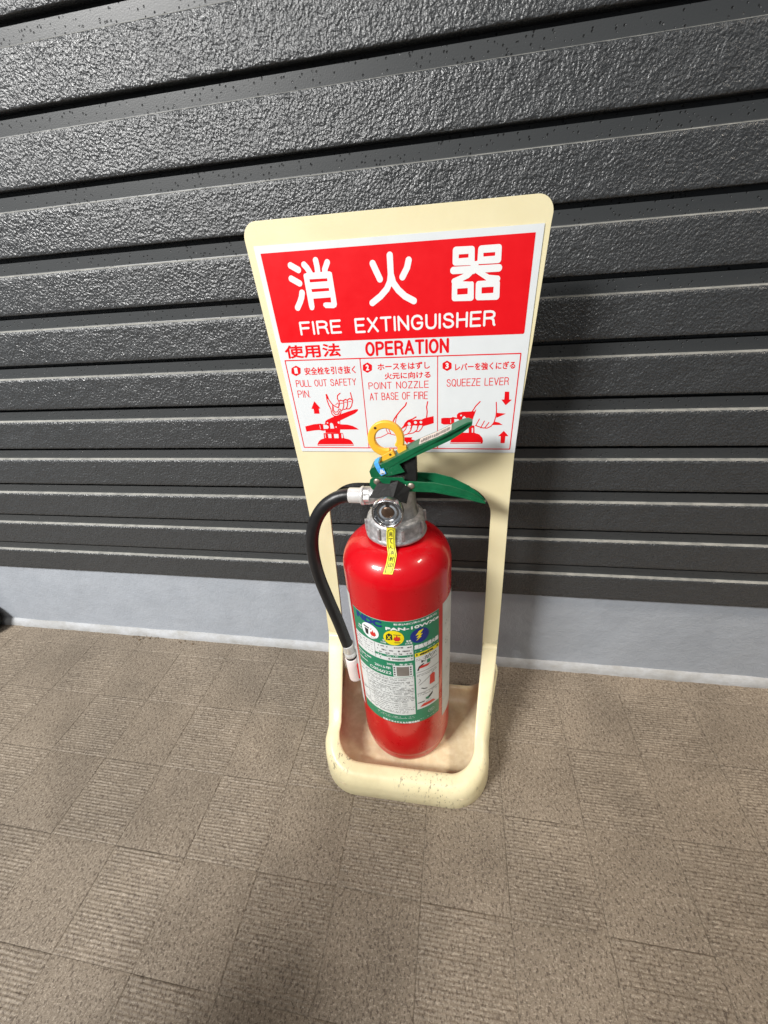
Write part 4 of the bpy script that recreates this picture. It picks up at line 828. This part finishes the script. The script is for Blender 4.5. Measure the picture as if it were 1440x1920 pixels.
quads('stamp_notes', [(-1.9 + d, z, -0.1 + d, z + 2.4) for d in (0, 19.3) for z in (205, 209.3, 213.6, 217.6)], l2, M_INK, lab)
quads('green_bars', [(-24, 236.6, 21.5, 240.4)], l2, M_LGREEN, lab, nu=8)
def disc(cx, cz, r, name, mat, fn, par): return print_obj(name, [(1, 's', r, [(cx, cz), (cx + 0.01, cz)])], 0.45, fn, mat, par)
disc(-28, 271.4, 11.8, 'fire_class_badge', M_SWHT, l2, lab); disc(1.0, 269.1, 11.6, 'fire_class_badge', M_LYEL, l2, lab); disc(30.9, 268.7, 11.4, 'fire_class_badge', M_NAVY, l2, lab)
def P_(*p): return (1, 'p', 0.0, list(p))
def S_(w, *p): return (1, 's', w, list(p))
def NP(*p): return (-1, 'p', 0.0, list(p))
def NS_(w, *p): return (-1, 's', w, list(p))
print_obj('bolt_symbol', [P_((35.5, 277.5), (30, 276.5), (25.6, 270), (30.3, 270.6), (26.2, 266), (29.6, 266.4), (25.8, 261.2), (33.2, 267), (30.8, 267.2), (34.6, 271), (31.2, 271.2))], 0.3, l3, M_LYEL, lab)
print_obj('black_symbols', [P_((-36.2, 277.6), (-28.4, 276.4), (-28.6, 274.6), (-36.2, 275.6)), P_((-35.2, 273.8), (-29.8, 273.2), (-30.6, 264.2), (-34.2, 264.6)), S_(0.4, (-27, 262.5), (-26, 262.3)), S_(0.4, (-24.5, 262), (-23.5, 262)), S_(0.4, (-22, 262.5), (-21, 262.8)),
   P_((-7.5, 273), (-4, 276.5), (-0.6, 274.5), (-0.4, 266), (-7.8, 265)), NS_(0.55, (-5.9, 272.3), (-2.5, 266.8)), NS_(0.55, (-2.5, 272.3), (-6, 266.8)), S_(0.45, (1.2, 274.6), (8.5, 274.0)), S_(0.6, (2.2, 262.0), (7.6, 262.0))], 0.26, l3, M_INK, lab)
fl = lambda x, z: [(x - 4, z + 1), (x - 2.2, z + 5.5), (x - 1.6, z + 3), (x, z + 8), (x + 1.4, z + 3.4), (x + 2.6, z + 6), (x + 4, z + 1), (x + 2, z - 2), (x - 2, z - 2)]
for o_ in ([P_(*fl(-23.8, 267)), S_(0.5, (-27, 274.5), (-25.5, 276))], [P_(*fl(4.6, 266.4))]): print_obj('flame_symbol', o_, 0.3, l3, M_LRED, lab)
print_obj('extinguisher_drawing', [P_((28, 213), (40, 213), (44, 216.5), (31, 217))], 0.3, l3, M_LRED, lab)
print_obj('extinguisher_drawing', [P_((42, 176), (50, 176), (50.2, 193), (47, 195.5), (43, 193)), ], 0.3, l3, M_LRED, lab)
print_obj('extinguisher_drawing', [P_((27.5, 138), (51, 138), (47, 143), (33, 143.5))], 0.3, l3, M_LRED, lab)
print_obj('pictograms', [S_(0.35, (40, 219), (52, 231)), S_(0.35, (40, 221), (54, 222.5)), S_(1.0, (27, 210), (29, 216), (34, 219)), S_(0.25, (36, 222), (38, 232), (40, 226), (43, 233), (44, 227), (48, 232)), P_((36, 224), (31.5, 226.5), (31.6, 221.5)), S_(0.3, (28, 182), (44, 193)), S_(0.25, (27, 186), (30, 190), (28, 194)), S_(0.7, (31, 175), (34, 172.5), (38, 171.5)), S_(0.3, (46, 196), (50, 198)), P_((37, 152), (47, 160), (46, 155), (39, 148)), S_(0.8, (26, 147), (34, 147.5)), S_(0.3, (36, 144), (44, 147)), S_(0.3, (25, 206), (57, 206)), S_(0.3, (25, 166), (57, 166))], 0.26, l2, M_INK, lab)
quads('lever_drawing', [(39, 218, 43.5, 224)], l3, M_LGREEN, lab); quads('lever_drawing', [(36, 150, 41, 154)], l3, M_LGREEN, lab)
letter_obj('maker_lettering', "NDC", (-47, 283.2, -11.5, 293.0), 0.75, 0.3, l2, M_NAVY, lab)
for s_, b_, w_ in (("PAN-10WXe", (-7.4, 281.0, 57, 285.8), 0.42), ("粉末(ABC)消火器(蓄圧式)", (2.0, 288.6, 54, 292.2), 0.08), ("業務用消火器", (23.6, 247.2, 56.6, 254.6), 0.35), ("2015年", (-26.5, 214.5, -5, 219.5), 0.08), ("C056022", (-34.5, 205.6, -5, 210.8), 0.08), ("2025   年まで", (-9.8, 222.8, 20.5, 226.4), 0.08), ("日本ドライケミカル株式会社", (-23, 107.8, 27, 112.0), 0.2), ("油", (-12.5, 262.6, -9.8, 265.4), 0.05), ("火災用", (-15, 258.6, -8.5, 261.6), 0.05), ("電気", (14.8, 262, 20.4, 265), 0.05), ("火災用", (13.2, 258.2, 21.4, 261.4), 0.05), ("普通", (-46, 270, -41, 273), 0.05), ("火災用", (-48, 265.6, -41, 268.6), 0.05)):
    letter_obj('label_lettering', s_, b_, w_, 0.22, l2, M_SWHT, lab)
random.seed(12)
def dashes(s0, z0, s1, z1, h, dens=0.72, m=(0.5, 1.6)):
    out = []; s = s0
    while s < s1:
        wd = random.uniform(*m); e = min(s + wd, s1)
        if random.random() < dens:
            a = random.uniform(0, 0.35) * h; out.append((s, z0 + a, e, z0 + h - random.uniform(0, 0.3) * h))
        s = e + random.uniform(0.15, 0.5)
    return out
D_ = []
z = 198.0
while z > 128:
    k = random.random(); D_ += dashes(-40 if k < 0.6 else -34, z, random.choice((21, 20, 21, 12)), z, 1.5, 0.8)
    if random.random() < 0.35: D_ += dashes(-53.5, z, -42, z, 1.7, 0.8)
    z -= random.choice((2.5, 2.5, 2.9, 4.0))
for z in (252, 246.2, 241.6, 232): D_ += dashes(-20, z, 21, z, 2.6, 0.62, (0.8, 2.6))
for z in (252, 248, 244, 240, 236): D_ += dashes(-40, z, -25, z, 1.2, 0.6) + dashes(-54, z, -43, z, 1.5, 0.7)
for z in (229.5, 227, 201, 198.6, 163.5, 161): D_ += dashes(25.5, z, 54, z, 1.1, 0.75)
D_ += [(-54, z, 21.5, z + 0.28) for z in (250.2, 244.9, 234.8, 196.2, 176, 152, 139)] + [(-23.6, 231, -23.2, 256)] + [(-41.6, 127, -41.3, 200)]
q__ = quads('small_print', D_, l2, simple('grey_ink', (0.09, 0.09, 0.09), 0.5), lab); q__['kind'] = 'stuff'
G_ = []
for z in (223.2, 218.6, 211.5): G_ += dashes(-54, z, -30 if z > 220 else -37, z, 2.4, 0.75)
for z in (121.5, 118.6): G_ += dashes(-30, z, 20, z, 1.0, 0.6)
G_ += dashes(28, 112.5, 55, 112.5, 1.2, 0.6) + dashes(24.5, 243, 55, 243, 1.4, 0.6) + dashes(-20, 237.6, 20, 237.6, 1.8, 0.35)
quads('small_white_print', G_, l3, M_SWHT, lab)['kind'] = 'stuff'
quads('heading_print', dashes(25.5, 235.2, 56, 235.2, 4.2, 0.85, (1.0, 2.6)), l2, M_INK, lab)
print_obj('oval_mark', [S_(2.9, (42, 123), (46, 123)), NS_(2.5, (42, 123), (46, 123)), S_(0.3, (42, 123), (46, 123.4))], 0.3, l2, M_SWHT, lab)
# two worn white labels, right and left sides of the body
rl = quads('side_label', [(65, 86, 66, 296)] + [(66 + i * 2, 86, 68 + i * 2, 296) for i in range(28)], l0, M_OLDW, ext)
random.seed(8); Q = []
for i in range(60):
    z = random.choice((262, 258, 244, 232, 228, 224, 190, 176, 150)) + random.uniform(-1, 1); s = random.uniform(69, 112); Q.append((s, z, s + random.uniform(0.6, 1.8), z + random.uniform(0.8, 2.2)))
quads('side_label_print', Q, l1, simple('faded_ink', (0.22, 0.21, 0.20), 0.5), rl)['kind'] = 'stuff'
quads('side_label', [(-120 + i * 2, 100, -118 + i * 2, 306) for i in range(29)], l0, M_OLDW, ext)

# crumbs of dirt where the skirting meets the floor, flecks on the lowest board
bm = bmesh.new(); random.seed(21)
for (cx_, cy_, n, sp_) in ((-0.105, 0.330, 14, 0.018), (0.00, 0.328, 5, 0.01)):
    for i in range(n):
        b2 = bmesh.ops.create_icosphere(bm, subdivisions=1, radius=random.uniform(0.0006, 0.0018))
        t = Vector((cx_ + random.gauss(0, sp_), cy_ + random.gauss(0, 0.003), 0.0015))
        for v in b2['verts']: v.co = Vector((v.co.x * 1.4, v.co.y, v.co.z * 0.6)) + t
crumbs = bmobj('dirt_crumbs', bm, simple('dirt', (0.12, 0.075, 0.04), 0.9, var=0.3), None); crumbs['kind'] = 'stuff'; crumbs['label'] = 'brown crumbs of dirt on the floor against the pale skirting strip'; crumbs['category'] = 'dirt'

# ================================================================== PHOTOGRAPHER (crouching beside the camera; throws the soft shadow on the floor at lower right)
who = empty('person', (0.16, -0.62, 0), 'person in a dark jacket and jeans crouching on the tiles, hands on knees', 'person')
who.rotation_euler = (0, 0, R(-22))
J = {}
def j(n, p, r): J[n] = (Vector(p), r)
j('pel', (0, -.12, .27), (.135, .115)); j('wai', (0, -.11, .40), (.125, .10)); j('che', (0, -.04, .56), (.135, .10)); j('nec', (0, .03, .685), (.055, .055)); j('nck', (0, .05, .73), (.05, .05))
BN = [('pel', 'wai'), ('wai', 'che'), ('che', 'nec'), ('nec', 'nck')]
for s, t in ((1, 'r'), (-1, 'l')):
    j('sh' + t, (s * .165, -.02, .625), (.06, .06)); j('el' + t, (s * .225, .11, .455), (.043, .043)); j('wr' + t, (s * .165, .285, .485), (.028, .026)); j('pa' + t, (s * .16, .345, .475), (.034, .016))
    j('hi' + t, (s * .09, -.06, .27), (.10, .10)); j('kn' + t, (s * .165, .29, .40), (.066, .066)); j('an' + t, (s * .12, .06, .085), (.045, .045)); j('to' + t, (s * .14, .22, .04), (.042, .032))
    BN += [('che', 'sh' + t), ('sh' + t, 'el' + t), ('el' + t, 'wr' + t), ('wr' + t, 'pa' + t), ('pel', 'hi' + t), ('hi' + t, 'kn' + t), ('kn' + t, 'an' + t), ('an' + t, 'to' + t)]
    for k, (ox, ln) in enumerate(((-.024, .034), (-.008, .039), (.008, .036), (.023, .028))):
        a_, b_ = 'f%d' % k + t, 'g%d' % k + t
        j(a_, (s * (.16) + s * ox, .345 + ln, .463), (.0085, .0085)); j(b_, (s * .16 + s * ox, .352 + ln * 1.45, .435), (.0075, .0075)); BN += [('pa' + t, a_), (a_, b_)]
    j('t1' + t, (s * .125, .325, .465), (.010, .010)); j('t2' + t, (s * .108, .345, .445), (.0085, .0085)); BN += [('wr' + t, 't1' + t), ('t1' + t, 't2' + t)]
names = list(J); me = bpy.data.meshes.new('body'); me.from_pydata([J[n][0] for n in names], [(names.index(a), names.index(b)) for a, b in BN], [])
tmp = bpy.data.objects.new('tmp', me); col.objects.link(tmp); sk_ = tmp.modifiers.new('skin', 'SKIN'); tmp.modifiers.new('sub', 'SUBSURF').levels = 2
for i, n in enumerate(names): me.skin_vertices[0].data[i].radius = J[n][1]
me.skin_vertices[0].data[names.index('pel')].use_root = True
dg = bpy.context.evaluated_depsgraph_get(); bme = bpy.data.meshes.new_from_object(tmp.evaluated_get(dg)); col.objects.unlink(tmp); bpy.data.objects.remove(tmp)
M_SKIN = simple('skin', (0.52, 0.33, 0.24), 0.5, var=0.06); M_JACK = simple('dark_jacket', (0.02, 0.022, 0.028), 0.8, bmp=0.4); M_JEAN = simple('jeans', (0.035, 0.05, 0.09), 0.85, bmp=0.4); M_SHOE = simple('shoes', (0.03, 0.03, 0.03), 0.6); M_HAIR = simple('hair', (0.012, 0.010, 0.009), 0.45, var=0.3)
bo = link('body', bme, [M_SKIN, M_JACK, M_JEAN, M_SHOE], who, True)
def region(c):
    if c.z > 0.70: return 0
    best = min(BN, key=lambda e: (lambda a, b: ((c - a) - (b - a) * max(0, min(1, (c - a).dot(b - a) / (b - a).length_squared))).length)(J[e[0]][0], J[e[1]][0]))
    x, y = best[0][:2], best[1][:2]
    if x in ('pa', 'wr') or x[0] in 'ft': return 0
    if x == 'an': return 3
    if x in ('hi', 'kn') or y == 'hi': return 2
    return 1
bme.polygons.foreach_set('material_index', [region(p.center) for p in bme.polygons]); bme.update()
bm = bmesh.new(); bmesh.ops.create_uvsphere(bm, u_segments=32, v_segments=24, radius=1)
for v in bm.verts:
    x, y, z = v.co; wz = 1 - 0.22 * max(0, -z) ** 1.5
    nose = 0.022 * math.exp(-((x / 0.16) ** 2 + ((z + 0.12) / 0.22) ** 2)) if y > 0 else 0
    eye = -0.008 * (math.exp(-(((x - .38) / .2) ** 2 + ((z - .05) / .15) ** 2)) + math.exp(-(((x + .38) / .2) ** 2 + ((z - .05) / .15) ** 2))) if y > 0 else 0
    lip = 0.006 * math.exp(-((x / 0.28) ** 2 + ((z + 0.50) / 0.07) ** 2)) if y > 0 else 0
    v.co = Vector((x * 0.074 * wz, 0.085 + y * 0.092 * wz + nose + eye + lip, 0.835 + z * 0.112))
hd = bmobj('head', bm, M_SKIN, who, True)
for s in (-1, 1):
    bm = bmesh.new(); bmesh.ops.create_uvsphere(bm, u_segments=14, v_segments=10, radius=1)
    for v in bm.verts: v.co = Vector((s * 0.076 + v.co.x * 0.008, 0.075 + v.co.y * 0.017, 0.832 + v.co.z * 0.03))
    bmobj('ear', bm, M_SKIN, hd, True)
    bm = bmesh.new(); bmesh.ops.create_uvsphere(bm, u_segments=14, v_segments=10, radius=0.0085)
    for v in bm.verts: v.co += Vector((s * 0.028, 0.160, 0.842))
    bmobj('eye', bm, M_INK, hd, True)
bm = bmesh.new(); bmesh.ops.create_uvsphere(bm, u_segments=36, v_segments=24, radius=1)
for v in bm.verts:
    x, y, z = v.co; k = 1 + 0.03 * noise.noise(v.co * 6)
    v.co = Vector((x * 0.083 * k, 0.072 + y * 0.097 * k, 0.858 + z * 0.102 * k))
bmesh.ops.delete(bm, geom=[v for v in bm.verts if (v.co.y > 0.115 and v.co.z < 0.895) or v.co.z < 0.79], context='VERTS')
hr = bmobj('hair', bm, M_HAIR, hd, True); q_ = hr.modifiers.new('thick', 'SOLIDIFY'); q_.thickness = 0.01
